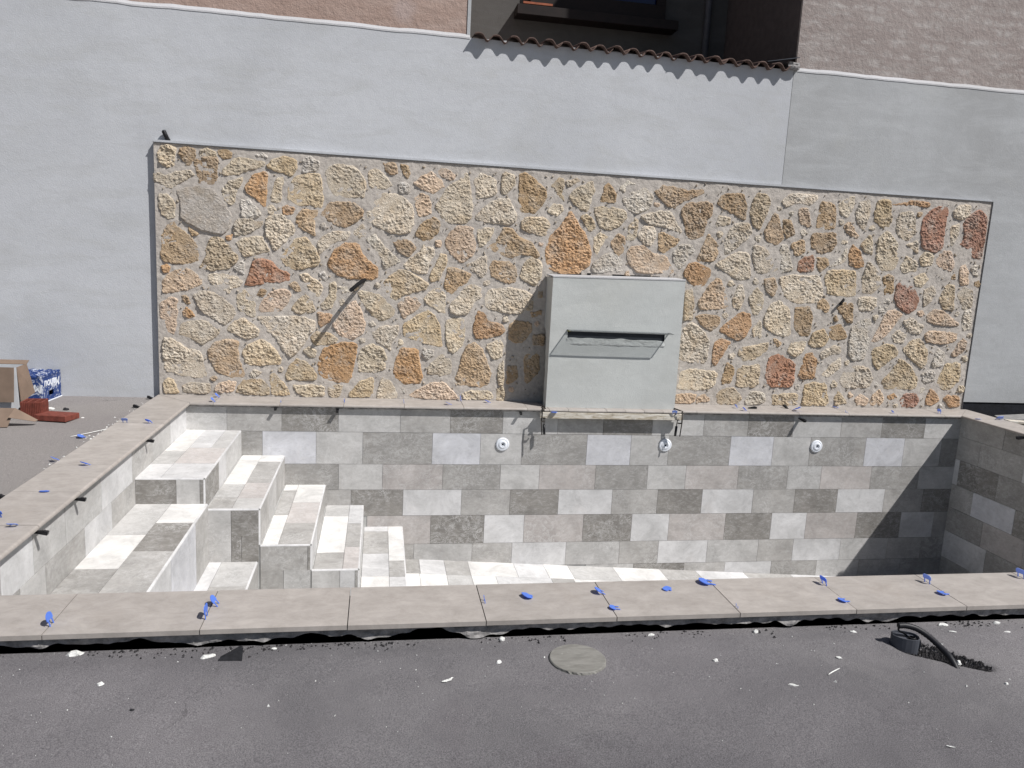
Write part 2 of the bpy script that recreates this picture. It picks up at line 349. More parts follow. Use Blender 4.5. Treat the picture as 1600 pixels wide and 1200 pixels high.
def mat_crate():
    t = NT('scuffed_blue_crate'); p = t.pos()
    a = t.noise(t.pos((1, 1, 1)), 16, 8, 0.75, 1.0); col = t.mix(t.ramp(a, 0.52, 0.6), (0.018, 0.045, 0.17, 1), (0.50, 0.53, 0.60, 1))
    return t.done(col, t.bump(a, 0.3, 0.004), 0.6)
M['crate'] = mat_crate()

# ---------------------------------------------------------------- ground
W, D, CW = 8.642, 4.344, 0.394
YF = -(D + CW)                       # outer edge of the front coping
PAN = CW                             # face of the stone panel
YW = 0.454                           # face of the rendered wall
def gz(y):
    y = max(-9.0, min(0.5, y)); return -0.08 + (y + 4.74) * 0.0067
PIT = [(4.30, -4.95), (4.50, -5.135)]
def pit_depth(x, y):
    a = Vector(PIT[0]); b = Vector(PIT[1]); p = Vector((x, y)); ab = b - a
    t = max(-0.05, min(1.05, (p - a).dot(ab) / ab.length_squared)); q = a + ab * t
    d = (p - q).length; w = 0.075 * (1.05 - 0.5 * max(0, t)) 
    k = max(0.0, 1 - d / (w * 1.35)); k = k * k * (3 - 2 * k)
    return 0.060 * k * (1.0 - 0.5 * t)
gv = []; gf = []
def grid(x0, x1, y0, y1, step, fn):
    nx = max(1, round((x1 - x0) / step)); ny = max(1, round((y1 - y0) / step)); b = len(gv)
    for j in range(ny + 1):
        for i in range(nx + 1):
            x = x0 + (x1 - x0) * i / nx; y = y0 + (y1 - y0) * j / ny
            edge = min(i, nx - i, j, ny - j) == 0
            gv.append((x, y, fn(x, y, edge)))
    for j in range(ny):
        for i in range(nx):
            a = b + j * (nx + 1) + i; gf.append((a, a + 1, a + nx + 2, a + nx + 1))
def dip(y):
    k = max(0.0, min(1.0, (y + 4.87) / 0.13)); return 0.014 * k * k * (3 - 2 * k) if y < -4 else 0.0
def gfn(x, y, edge):
    if edge: return gz(y) - (dip(y) if y < -4 else 0)
    v = Vector((x, y, 0))
    return gz(y) - dip(y) + 0.004 * noise.noise(v * 2.3) + 0.0025 * noise.noise(v * 9.1) - pit_depth(x, y)
def flat(x, y, edge): return gz(y)
grid(-2.5, 3.8, -7.0, YF + 0.03, 0.035, gfn)
grid(3.8, 5.6, -7.0, YF + 0.03, 0.0125, gfn)
grid(5.6, 9.5, -7.0, YF + 0.03, 0.08, gfn)
grid(-60, -2.5, -7.0, YF + 0.03, 30, flat); grid(9.5, 60, -7.0, YF + 0.03, 30, flat)
grid(-60, 60, -60, -9.0, 60, flat); grid(-60, 60, -9.0, -7.0, 60, flat)
grid(-4.0, -CW + 0.03, YF + 0.03, 0.46, 0.06, gfn); grid(-60, -4.0, YF + 0.03, 0.46, 60, flat)
grid(11.5, 60, YF + 0.03, 0.46, 60, flat); grid(W + CW - 0.03, 11.5, YF + 0.03, -1.6, 60, flat)
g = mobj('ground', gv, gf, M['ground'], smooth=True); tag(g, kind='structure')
# trench behind the right coping, lined with bitumen
tv = []; tf = []
def quad(vs):
    b = len(tv); tv.extend(vs); tf.append((b, b + 1, b + 2, b + 3))
zt = -0.32; tx0 = W + CW - 0.03
quad([(tx0, -1.6, zt), (11.5, -1.6, zt), (11.5, 0.47, zt), (tx0, 0.47, zt)])
quad([(11.5, -1.6, zt), (11.5, -1.6, gz(-1.6)), (11.5, 0.47, gz(0.47)), (11.5, 0.47, zt)])
quad([(tx0, -1.6, zt), (tx0, -1.6, gz(-1.6)), (11.5, -1.6, gz(-1.6)), (11.5, -1.6, zt)])
tr = mobj('trench', tv, tf, M['bitumen']); tag(tr, kind='structure')

# ---------------------------------------------------------------- house and wall
house = empty('house', (0, 0.454, 0), 'grey rendered house wall with salmon and taupe upper storeys behind the pool', 'house')
def grid_wall(name, x0, x1, z0, z1, y, mat, step=0.25, amp=0.004):
    nx = max(1, int((x1 - x0) / step)); nz = max(1, int((z1 - z0) / step)); V = []; Fc = []
    for j in range(nz + 1):
        for i in range(nx + 1):
            x = x0 + (x1 - x0) * i / nx; z = z0 + (z1 - z0) * j / nz
            e = min(i, nx - i, j, nz - j) == 0
            V.append((x, y + (0 if e else amp * noise.noise(Vector((x * 0.9, 3.1, z * 0.9)))), z))
    for j in range(nz):
        for i in range(nx):
            a = j * (nx + 1) + i; Fc.append((a, a + 1, a + nx + 2, a + nx + 1))
    return mobj(name, V, Fc, mat, house, True)
XJ = 6.287; ZL = 3.775
grid_wall('lower_wall', -12, XJ - 0.002, -0.35, ZL, YW, M['wall'])
o = grid_wall('lower_wall', XJ + 0.002, 22, 0.085, ZL, YW, M['wall_grey']); o['label'] = 'darker grey render right of the vertical joint'
box('wall_core', -12, 22, YW + 0.03, YW + 0.28, -0.5, ZL, M['concrete'], house)
box('bitumen_base', W + CW - 0.2, 22, YW + 0.012, YW + 0.028, -0.4, 0.10, M['bitumen'], house)
def strip_ledge(x0, x1):
    n = int((x1 - x0) / 0.12); V = []; Fc = []
    for i in range(n + 1):
        x = x0 + (x1 - x0) * i / n; q = 0.010 * noise.noise(Vector((x * 3, 0, 5))) + 0.006 * noise.noise(Vector((x * 11, 0, 5)))
        V += [(x, YW - 0.004, ZL - 0.012 + q), (x, YW - 0.002, ZL + 0.004 + q), (x, YW + 0.040, ZL + 0.050 + q * 1.5)]
    for i in range(n):
        for k in range(2): Fc.append((i * 3 + k, i * 3 + 3 + k, i * 3 + 4 + k, i * 3 + 1 + k))
    return mobj('ledge', V, Fc, M['ledge'], house)
XL, XR = 2.685, 6.325
strip_ledge(-12, XL); strip_ledge(XR, 22)
box('upper_facade', -12, XL - 0.035, YW + 0.030, YW + 2.3, ZL - 0.02, 7.5, M['salmon'], house)['label'] = 'salmon pink upper facade on the left'
box('corner_bead', XL - 0.033, XL, YW + 0.022, YW + 0.30, ZL, 7.5, M['wall_grey'], house)
box('upper_facade', XR, 22, YW + 0.030, YW + 6, ZL - 0.02, 8.5, M['taupe'], house)['label'] = 'taupe upper facade on the right'
box('reveal', XR - 0.012, XR - 0.001, YW + 0.034, YW + 1.998, ZL - 0.02, 8.495, simple('shade_toned_reveal', (0.085, 0.072, 0.070, 1), 0.95, bump=0.4), house)  # added slab over the taupe side; the recess shade is in its dark brown
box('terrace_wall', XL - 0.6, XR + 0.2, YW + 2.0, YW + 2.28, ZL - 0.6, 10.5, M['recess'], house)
box('terrace_floor', XL - 0.03, XR, YW + 0.29, YW + 2.0, ZL - 0.3, ZL - 0.1, M['concrete'], house)
# window on the terrace wall (only its lower edge is in view)
wy = YW + 2.0
win = box('window', 3.62, 5.42, wy - 0.10, wy - 0.004, 4.69, 4.90, M['wood_frame'], house, bevel=0.006)
box('frame', 3.62, 3.74, wy - 0.09, wy - 0.004, 4.90, 6.3, M['wood_frame'], win); box('frame', 5.30, 5.42, wy - 0.09, wy - 0.004, 4.90, 6.3, M['wood_frame'], win)
box('frame', 3.74, 5.30, wy - 0.085, wy - 0.004, 6.2, 6.3, M['wood_frame'], win)
box('pane', 3.74, 5.30, wy - 0.04, wy - 0.02, 4.90, 6.2, M['dark_glass'], win)
box('sill', 3.437, 5.55, wy - 0.26, wy - 0.004, 4.57, 4.686, M['wood_frame'], win, bevel=0.004)
box('sill_strip', 3.53, 3.91, wy - 0.13, wy - 0.102, 4.735, 4.76, M['sill_orange'], win)
tube('downpipe', [(6.02, wy - 0.06, 3.5), (6.02, wy - 0.06, 7.4)], 0.045, M['pvc_grey'], house, 12)
# row of roof tiles capping the terrace parapet
NTL = 19; P0 = 2.72; PT = (6.20 - P0) / NTL
def tile_prof(u):                      # one S-shaped period
    return 0.034 * math.cos(2 * math.pi * (u - 0.25)) - 0.008 * math.cos(4 * math.pi * (u - 0.25))
for k in range(NTL):
    V = []; Fc = []; n = 12; rows = 4
    x0 = P0 + PT * k; dy = random.uniform(-0.012, 0.012) + (0.010 if k % 2 else -0.006); dz = random.uniform(-0.005, 0.005)
    for side in (0, 1):
        for j in range(rows + 1):
            for i in range(n + 1):
                u = i / n; d = j / rows
                V.append((x0 + PT * 1.02 * u, YW - 0.070 + dy + 0.34 * d, ZL + 0.020 + dz + tile_prof(u) + 0.045 * d - 0.014 * side))
    st = (rows + 1) * (n + 1)
    for j in range(rows):
        for i in range(n):
            a = j * (n + 1) + i; Fc.append((a, a + 1, a + n + 2, a + n + 1)); a += st; Fc.append((a, a + n + 1, a + n + 2, a + 1))
    for i in range(n): Fc.append((i, i + st, i + 1 + st, i + 1))
    for j in range(rows):
        a = j * (n + 1); Fc.append((a, a + n + 1, a + n + 1 + st, a + st)); a += n; Fc.append((a, a + st, a + n + 1 + st, a + n + 1))
    mobj('roof_tile', V, Fc, M['terracotta'], house, True)
bm = bmesh.new()
for i in range(60):
    x = 2.70 + 3.60 * i / 59
bm.free()
def ragged(name, x0, x1, y0, y1, z0, z1, mat, parent, step=0.03, amp=0.012, seed=0, bottom=0.0, top=0.0):
    n = int((x1 - x0) / step); m = 5; V = []; Fc = []
    for i in range(n + 1):
        x = x0 + (x1 - x0) * i / n
        zb = z0 + bottom * max(-0.6, noise.noise(Vector((x * 4.1, seed, 1)))  + 0.5 * noise.noise(Vector((x * 13, seed, 2)))); zt_ = z1 + top * noise.noise(Vector((x * 6, seed, 7)))
        for j in range(m + 1):
            z = zb + (zt_ - zb) * j / m
            V.append((x, y0 + amp * noise.noise(Vector((x * 9, z * 22, seed))) + amp * 0.5 * noise.noise(Vector((x * 31, z * 60, seed))), z))
        V.append((x, y1, zt_)); V.append((x, y1, zb))
    s = m + 3
    for i in range(n):
        for j in range(s):
            Fc.append((i * s + j, (i + 1) * s + j, (i + 1) * s + (j + 1) % s, i * s + (j + 1) % s))
    return mobj(name, V, Fc, mat, parent)
ragged('parapet_mortar', XL, XR, YW + 0.012, YW + 0.3, ZL - 0.01, ZL + 0.004, M['wall_grey'], house, 0.03, 0.006, 3, 0, 0.02)
# broken mortar and a metal flashing at the right end of the tiles
ragged('end_mortar', 6.19, XR, YW - 0.05, YW + 0.28, ZL - 0.005, ZL + 0.07, M['bed_mortar'], house, 0.012, 0.03, 9, 0.02, 0.03)
mobj('flashing', [(5.98, YW + 0.02, ZL + 0.075), (6.32, YW - 0.045, ZL + 0.13), (6.32, YW + 0.1, ZL + 0.15), (5.98, YW + 0.2, ZL + 0.09),
                  (5.98, YW + 0.02, ZL + 0.067), (6.32, YW - 0.045, ZL + 0.122), (6.32, YW + 0.1, ZL + 0.142), (5.98, YW + 0.2, ZL + 0.082)], BOXF, M['pvc_grey'], house)

# ---------------------------------------------------------------- stone panel
panel = empty('stone_wall', (4.2, PAN, 0), 'rubble stone cladding panel of beige and ochre stones behind the pool', 'stone wall')
PX0, PX1, PZ = -0.383, 8.965, 2.507
CAV = [(3.86, 4.12, 1.405, 1.44), (4.18, 4.34, 1.40, 1.43), (4.36, 4.90, 1.405, 1.45)]
def in_cav(x, z):
    for a, b, c, d in CAV:
        q = 0.012 * noise.noise(Vector((x * 14, 0, a)))
        if a <= x <= b and c - 0.03 <= z <= d + q: return True
    return False
mv = []; mf = []; st = 0.022
nx = int((PX1 - PX0) / st); nz = int((PZ + 0.05) / st)
for j in range(nz + 1):
    for i in range(nx + 1):
        x = PX0 + (PX1 - PX0) * i / nx; z = -0.05 + (PZ + 0.05) * j / nz
        e = min(i, nx - i, nz - j) == 0
        h = 0 if e else 0.006 * noise.noise(Vector((x * 5, 0, z * 5))) + 0.005 * noise.noise(Vector((x * 19, 4, z * 19)))
        mv.append((x, PAN + 0.004 + h, z))
for j in range(nz):
    for i in range(nx):
        a = j * (nx + 1) + i
        xc = PX0 + (PX1 - PX0) * (i + .5) / nx; zc = -0.05 + (PZ + 0.05) * (j + .5) / nz
        if in_cav(xc, zc): continue
        mf.append((a, a + 1, a + nx + 2, a + nx + 1))
b = len(mv); mv += [(PX0, YW - .002, -0.05), (PX1, YW - .002, -0.05), (PX1, YW - .002, PZ), (PX0, YW - .002, PZ), (PX0, PAN + .004, -0.05), (PX1, PAN + .004, -0.05), (PX1, PAN + .004, PZ), (PX0, PAN + .004, PZ)]
mf += [(b, b + 4, b + 7, b + 3), (b + 1, b + 2, b + 6, b + 5), (b + 3, b + 7, b + 6, b + 2)]
mobj('mortar', mv, mf, M['mortar'], panel, True)
for (x0, x1, z0, z1) in ((PX0 - 0.004, PX1 + 0.006, PZ + 0.001, PZ + 0.008), (PX1 + 0.001, PX1 + 0.006, -0.03, PZ)):
    box('edge_bead', x0, x1, PAN - 0.006, YW - 0.003, z0, z1, M['profile'], panel)
box('render_lip', PX0, PX1, PAN + 0.010, YW - 0.004, PZ + 0.0085, PZ + 0.03, M['wall'], panel)

STONES = """c -360,2419 -319,2485 -241,2506 -172,2480 -174,2352 -192,2279 -278,2266 -354,2324
b -151,2478 -68,2501 13,2473 20,2390 -38,2302 -80,2288 -120,2346 -152,2412
c 35,2470 105,2501 201,2464 218,2408 120,2387 34,2398
b -19,2373 34,2409 212,2422 226,2344 217,2189 163,2125 29,2124 -13,2282
b 202,2474 291,2509 367,2469 353,2404 254,2387 210,2429
c 244,2308 319,2359 366,2430 470,2437 605,2417 689,2407 666,2337 530,2304 409,2243 258,2225
w 542,2461 639,2497 716,2454 697,2423 581,2435
t 665,2345 736,2444 862,2476 989,2438 989,2342 934,2260 814,2291
w 1012,2443 1096,2499 1207,2439 1198,2346 1131,2317 1021,2300
c 1245,2349 1297,2413 1403,2442 1539,2422 1616,2359 1681,2266 1661,2097 1545,2090 1361,2068 1270,2186
c -400,2222 -347,2241 -259,2225 -139,2270 -34,2277 2,2227 -51,2178 -141,2133 -217,2066 -306,2092 -394,2132
g -195,2062 -146,2094 22,2133 176,2107 259,2004 357,1850 328,1731 269,1647 155,1655 29,1685 -165,1791 -149,1936
c -357,2034 -265,2032 -189,1965 -193,1787 -271,1767 -339,1812 -360,1923
c 238,2096 302,2188 459,2246 459,2199 403,2083 378,1968 331,1937 253,2009
o 452,2130 535,2258 642,2311 704,2293 696,2145 680,1958 656,1932 581,2014 489,2069
c 723,2101 755,2235 852,2282 870,2226 829,2141 836,2009 764,1988 706,2009
t 873,2138 925,2269 1045,2315 1210,2327 1242,2185 1252,1978 1138,1971 1108,1993 994,1968 873,2032
w 418,2010 515,2033 595,1956 645,1876 579,1821 425,1829
c 658,1967 742,1992 809,1919 799,1876 696,1870
o 815,1956 870,2006 973,1956 945,1889 834,1872
c 337,1729 393,1830 504,1844 599,1808 647,1828 662,1780 566,1710 471,1656 360,1641
c 659,1835 720,1886 841,1901 965,1791 980,1729 872,1614 781,1515 727,1527 712,1605 658,1665
b 954,1886 1042,1965 1188,1965 1196,1900 1157,1816 1173,1686 1109,1699 1003,1759 954,1813
b 1195,1904 1286,2048 1456,2066 1559,2058 1662,1987 1639,1907 1562,1840 1470,1780 1366,1797 1273,1846
b -346,1610 -287,1733 -200,1782 -173,1709 -88,1669 25,1540 30,1390 -21,1349 -181,1327 -309,1344 -351,1402
b -92,1737 34,1652 3,1621 -55,1618
t 1,1307 77,1419 79,1527 140,1637 258,1629 332,1540 413,1436 390,1388 314,1307 150,1275
o 271,1644 354,1673 354,1600 295,1585
c 357,1578 450,1646 636,1673 698,1564 729,1509 589,1462 464,1431 410,1500
t 797,1472 858,1536 965,1674 1072,1680 1165,1584 1227,1446 1196,1381 1058,1343 935,1329 844,1380
c 1169,1626 1224,1693 1351,1764 1519,1765 1536,1725 1481,1659 1369,1636 1257,1532 1193,1489
o 1273,1413 1347,1570 1452,1641 1599,1654 1662,1519 1803,1416 1822,1293 1752,1256 1642,1260 1504,1251 1381,1295 1297,1368
o -357,1314 -288,1348 -238,1309 -260,1245 -329,1231
k -345,1155 -292,1249 -158,1318 -26,1293 62,1204 62,1157 1,1100 -148,1062 -341,1030
c 89,1257 243,1281 383,1262 461,1192 429,1143 343,1106 318,1049 179,1116 103,1177
w 344,1324 439,1426 476,1350 466,1251 401,1287
r 447,1150 492,1261 538,1420 644,1448 750,1414 811,1339 926,1297 911,1210 795,1189 644,1166 537,1146
b 879,1175 971,1236 1056,1115 990,1094
c 988,1304 1072,1316 1187,1247 1262,1165 1205,1044 1139,1074 1039,1222
w 1180,1321 1260,1344 1312,1254 1262,1220
c 1200,983 1299,1090 1298,1210 1364,1247 1398,1197 1384,1059 1334,937 1251,917
k -370,955 -263,1023 -181,995 -184,835 -218,624 -301,629 -322,717 -372,811
b -181,1045 -105,1037 -46,939 -126,936
o -163,854 -106,935 -6,820 -81,777 -136,805
c -56,1032 33,1089 153,1087 256,1028 376,923 383,845 269,721 194,774 75,833 1,908
c 375,1051 455,1130 566,1060 581,894 565,809 470,848 381,902
b 556,1056 616,1140 695,1113 655,1029
k 582,906 615,1005 708,1107 865,1153 935,1083 896,984 818,883 630,876
t 907,916 972,1030 1072,1111 1139,1036 1190,919 1107,881 973,876
w 1378,1198 1508,1202 1529,1122 1450,1099
k 1332,772 1417,904 1541,1038 1588,1056 1647,955 1698,811 1683,696 1572,627 1478,632 1387,693
o 1177,919 1355,897 1329,814 1215,728 1186,809
t 1107,643 1165,715 1317,703 1419,636 1386,574 1268,544 1150,558
c -193,683 -161,765 5,795 111,790 185,697 231,650 122,567 45,515 -44,561 -194,620
c 252,688 332,782 443,835 553,773 617,701 600,624 457,586 378,633
c 560,849 768,856 888,861 1070,867 1185,809 1163,698 1102,664 1072,568 936,406 829,482 768,622 650,711
c -353,600 -231,589 -117,499 29,473 64,334 106,184 25,167 -137,186 -340,244 -358,415
b 84,460 144,556 294,609 414,581 399,484 421,358 480,247 458,190 336,171 170,239 97,365
t 424,481 478,547 633,625 741,539 834,428 834,346 741,328 569,315 461,336
t 857,222 904,358 985,428 1099,380 1188,264 1189,179 1035,167 873,172
c 1031,500 1107,552 1203,505 1186,425 1118,413
o 1185,384 1238,528 1407,606 1547,613 1625,580 1591,389 1548,161 1492,150 1335,165 1226,208 1187,304
w 486,212 545,297 644,257 564,183
t -359,136 -298,192 -232,158 -176,5 -353,1
c -177,93 -82,154 123,133 138,49 90,5 -163,9
k 148,99 233,165 386,158 367,49 232,10 148,45
t 344,36 424,172 583,209 709,144 725,1 470,5
t 693,232 751,278 850,176 950,11 717,-2 701,154
c 923,138 1054,140 1270,145 1287,7 1055,-15 973,52
c 1286,116 1387,156 1479,150 1444,5 1352,-16 1297,40
t 1516,56 1614,179 1797,252 1786,9 1533,-5
c 1669,2361 1750,2430 1834,2372 1952,2249 1886,2204 1698,2184
b 1814,2469 1960,2489 2000,2375 1946,2336 1853,2383
b 1991,2475 2115,2464 2128,2373 2091,2304 2022,2366
w 1966,2280 2086,2316 2126,2227 2110,2152 1997,2181
k 2132,2286 2229,2373 2344,2422 2448,2339 2493,2277 2419,2222 2353,2177 2217,2226
k 2370,2444 2479,2470 2592,2398 2584,2343 2520,2321 2409,2368
c 2367,2073 2419,2152 2493,2279 2630,2365 2690,2444 2738,2417 2752,2280 2791,2098 2773,1958 2697,1891 2492,1888 2426,1968
c 2762,2362 2833,2449 3021,2396 3039,2217 2797,2137 2791,2268
c 3057,2430 3108,2475 3216,2439 3231,2338 3138,2221 3068,2216
b 3242,2449 3323,2486 3443,2415 3547,2327 3586,2250 3526,2119 3448,2043 3281,2040 3257,2182
c 1663,1970 1675,2105 1794,2181 2023,2172 2165,2045 2177,1879 2127,1768 1989,1737 1803,1796 1680,1865
k 2144,2131 2236,2203 2322,2176 2363,1976 2209,1933 2173,2033
b 2169,1751 2232,1887 2381,1969 2450,1916 2444,1816 2339,1686 2255,1690
c 2788,1973 2911,2122 3070,2203 3169,2202 3260,2033 3257,1953 3200,1909 2954,1919 2823,1936
t 3290,1956 3338,2018 3562,2031 3644,1960 3640,1876 3576,1806 3470,1817 3295,1874
c 1523,1734 1631,1860 1689,1798 1690,1725 1617,1674
w 1658,1681 1760,1766 1859,1643 2057,1475 1961,1422 1866,1368 1814,1512
b 1919,1688 2064,1729 2152,1700 2214,1617 2122,1510 2017,1556
k 2490,1695 2534,1809 2629,1894 2792,1887 2832,1729 2838,1600 2710,1488 2645,1493 2526,1600
c 2818,1869 3031,1899 3017,1811 2950,1703 2863,1646 2832,1748
b 2920,1655 3053,1774 3113,1904 3230,1880 3317,1788 3435,1762 3544,1606 3495,1580 3360,1605 3213,1557 3096,1584
c 2045,1453 2223,1577 2270,1677 2387,1634 2405,1569 2343,1467 2330,1351 2213,1345 2096,1389
t 2331,1330 2412,1488 2443,1590 2529,1578 2533,1476 2469,1319 2454,1284 2368,1263
c 2709,1463 2830,1539 2950,1614 2977,1407 2911,1325 2819,1383
b 2971,1466 3010,1543 3198,1544 3287,1481 3296,1305 3194,1283 3002,1350
c 3304,1363 3340,1500 3438,1607 3565,1546 3574,1376 3493,1260
b 2486,1222 2515,1341 2521,1433 2604,1454 2812,1379 2765,1285 2665,1212 2575,1133
t 1848,1236 1917,1319 2027,1404 2107,1391 2255,1318 2354,1251 2307,1183 2164,1129 2083,1116 1989,1040 1890,1125
c 1584,1132 1638,1166 1831,1142 1913,1056 2005,962 1998,896 1854,817 1756,871 1657,997
k 2007,1016 2074,1105 2194,1136 2284,1035 2250,974 2148,917 2090,845 2044,914
c 2269,1089 2376,1203 2460,1241 2531,1160 2548,919 2453,951 2348,1015
c 2553,1041 2650,1129 2713,1231 2812,1294 2915,1241 2920,1140 2840,1053 2776,941 2660,920 2574,959
c 2933,1122 2977,1237 3205,1263 3388,1239 3490,1186 3432,1045 3354,960 3021,980 2945,1042
t 2069,817 2179,885 2338,1005 2420,927 2489,815 2523,562 2351,590 2187,641 2073,686
c 2517,875 2625,920 2743,908 2763,799 2754,630 2658,509 2565,515 2533,690
o 2822,789 2871,1011 2959,981 3014,881 3136,869 3199,803 3176,733 3023,685 2852,680
c 1740,705 1839,793 2040,809 2051,732 1978,609 1964,506 1894,555 1792,620
b 3214,847 3290,911 3486,891 3501,787 3410,661 3287,640 3212,708
c 1602,432 1640,550 1753,604 1884,558 1936,442 1907,306 1775,269 1612,274
o 1980,290 2000,424 2062,574 2258,563 2279,398 2316,247 2286,163 2106,150 2006,223
w 2285,574 2423,558 2426,478 2349,425 2287,474
c 2332,276 2363,382 2496,525 2619,459 2634,283 2505,254
b 2633,155 2676,321 2733,537 2778,621 2859,656 2961,577 3036,381 3073,298 3029,164 2948,136
c 2973,615 3132,711 3191,639 3180,493 3109,436 3034,489
c 3113,364 3196,492 3213,168 3132,157
c 1820,81 1867,257 1971,207 2061,50 2028,-12 1806,-17
k 2141,57 2288,128 2416,206 2550,200 2671,85 2724,1 2424,-13 2159,15
c 2726,73 2845,127 3072,115 3112,10 2747,-6
c 3110,120 3187,181 3225,123 3233,-18 3117,-19
b 3220,403 3350,407 3376,259 3232,163
b 3396,528 3584,585 3617,326 3433,165
b 3486,754 3640,778 3649,626 3494,622
b 3443,1002 3597,1028 3602,948 3478,922
t 3394,1109 3499,1134 3485,1009 3379,1005
b 3522,1236 3595,1239 3600,1154 3527,1151
t 3587,2346 3689,2454 3758,2441 3774,2180 3704,2224 3659,2294
c 3566,2078 3631,2179 3756,2168 3772,2090 3682,2026
o 3573,1685 3617,1820 3714,1925 3839,2121 3914,2019 4029,1876 4112,1680 4104,1545 3990,1422 3763,1411 3595,1470
c 3795,2267 3891,2361 4072,2442 4106,2339 4069,2213 4040,2088 3926,2117 3837,2199
b 4149,2229 4196,2397 4242,2446 4350,2315 4349,2204 4171,2202
w 4360,2368 4436,2472 4543,2459 4558,2402 4407,2312
w 4388,2272 4505,2349 4578,2390 4689,2414 4775,2296 4746,2188 4582,2098 4444,2169
b 4751,2357 4845,2449 5013,2443 5185,2411 5342,2439 5367,2379 5268,2329 5087,2257 5019,2183 4902,2228
b 5077,2200 5155,2275 5378,2305 5475,2277 5469,2153 5406,2028 5379,1903 5252,1853 5171,1909
b 5501,2279 5547,2398 5818,2424 5873,2284 5873,2103 5687,2183 5564,2230
c 4084,2157 4138,2177 4305,2188 4457,2144 4500,2077 4414,1966 4289,1906 4175,1934 4110,2071
t 3948,2062 4026,2106 4148,1977 4142,1918 4062,1885 3995,1968
c 4476,1824 4502,1995 4574,2093 4618,2058 4614,1851 4558,1800
c 4607,2091 4798,2163 4966,2191 5030,2114 5139,1961 5125,1916 4927,1985 4756,1993
c 4099,1834 4175,1905 4299,1864 4227,1745 4165,1616 4118,1720
b 4294,1792 4386,1911 4480,1860 4492,1706 4408,1626 4330,1718
c 4596,1880 4667,1998 4787,2005 4845,1913 4787,1758 4684,1791
b 4841,1926 4888,1948 5134,1868 5062,1789 4932,1690 4857,1742
w 5013,1720 5122,1836 5262,1826 5309,1753 5220,1637 5151,1512 5067,1573
b 5319,1651 5388,1858 5438,1963 5547,1868 5590,1740 5549,1644 5350,1625
c 5503,2050 5535,2172 5700,2141 5688,2060 5518,2011
c 5618,1850 5662,1997 5749,2092 5925,2102 5979,1978 5873,1864 5728,1747 5653,1707
k 4486,1695 4543,1766 4688,1792 4806,1711 4974,1685 5081,1533 5067,1479 4643,1459 4522,1576
w 4095,1524 4250,1674 4361,1697 4502,1579 4491,1471 4138,1437
o 5169,1482 5215,1613 5331,1637 5515,1573 5524,1481 5438,1346 5299,1350
c 5529,1614 5694,1713 5841,1791 5962,1762 6013,1474 5861,1430 5695,1513
c 3746,2413 3908,2462 3951,2427 3793,2329
t 5892,2203 5921,2350 5979,2436 6093,2432 6153,2343 6129,2218 6061,2017 5967,2043
b 6091,2001 6202,2239 6264,2201 6330,2035 6375,1953 6282,1852 6137,1898
b 6299,2164 6422,2170 6506,1995 6376,1931 6327,2030
c 6249,2346 6343,2435 6454,2463 6711,2458 6732,2386 6612,2316 6469,2339 6338,2278
k 6470,2290 6602,2320 6672,2158 6659,2068 6530,2105
b 6718,2077 6748,2394 6924,2384 6976,2260 6987,2092 6851,2053
c 6959,2347 7067,2463 7188,2482 7192,2361 7127,2203 7022,2241
c 7194,2268 7232,2420 7374,2450 7416,2323 7344,2061 7247,2142
t 7426,2217 7455,2432 7546,2470 7645,2454 7690,2232 7668,2134 7547,2127
o 7648,2418 7950,2478 8148,2458 8158,2395 7964,2394 7663,2387
c 7725,2211 7767,2331 7933,2362 7999,2249 8016,2056 7894,1973 7759,2063
r 8059,2107 8068,2273 8169,2383 8322,2464 8417,2397 8401,2272 8401,2125 8408,1937 8299,1868 8099,1932
c 8449,2362 8526,2459 8697,2468 8707,2331 8584,2267 8474,2295
r 8599,2232 8677,2341 8807,2432 8933,2335 8946,2125 8944,1849 8892,1803 8784,1862 8721,1943 8591,1990 8647,2088
c 8442,2211 8583,2242 8583,2080 8524,1961 8467,1981
b 6682,1865 6672,2033 6997,2062 7030,1904 6959,1815 6821,1787
k 7055,2101 7142,2207 7295,2023 7275,1976 7115,2036
b 6424,1893 6614,1959 6647,1803 6519,1729
c 5981,1749 5981,1853 6128,1861 6284,1682 6353,1580 6278,1545 6041,1524
w 6305,1872 6407,1898 6475,1730 6517,1579 6354,1550
r 6546,1679 6622,1760 6754,1789 6782,1577 6560,1567
b 6762,1760 6929,1768 6968,1675 6850,1575 6789,1644
o 7162,1809 7218,1945 7330,1861 7420,1664 7284,1646 7205,1675
c 7311,1921 7420,2064 7477,2021 7497,1792 7373,1844
c 7519,1900 7535,2027 7642,2117 7805,1978 7845,1789 7807,1638 7617,1629 7540,1753
k 8302,1803 8373,1919 8525,1926 8597,1728 8543,1657 8327,1725
c 7849,1723 7932,1852 8101,1758 8094,1643 7892,1611
c 8083,1812 8163,1898 8301,1870 8297,1728 8140,1697
c 7884,1957 8053,2027 8096,1835 7960,1914
c 6338,1511 6479,1548 6860,1556 6937,1352 6870,1214 6588,1203 6445,1269 6361,1409
t 6903,1512 6935,1619 7303,1647 7339,1469 7347,1321 7186,1303 6974,1326
c 7381,1529 7431,1769 7594,1647 7667,1476 7563,1352 7405,1356
b 7643,1549 7735,1622 7818,1580 7836,1373 7698,1344
r 7833,1337 7838,1468 7889,1536 8094,1479 8191,1329 8161,1196 8047,1136 7886,1228
c 8043,1585 8191,1663 8287,1572 8171,1447 8087,1468
k 8639,1737 8736,1788 8796,1674 8824,1511 8677,1505
w 8791,1739 8900,1795 8930,1616 8837,1637
b 6139,1489 6297,1519 6351,1384 6302,1267 6196,1332
w 7054,1761 7163,1906 7185,1745 7091,1670 6941,1640
c 5986,1264 6078,1399 6183,1316 6200,1162 6141,1049 6044,1068
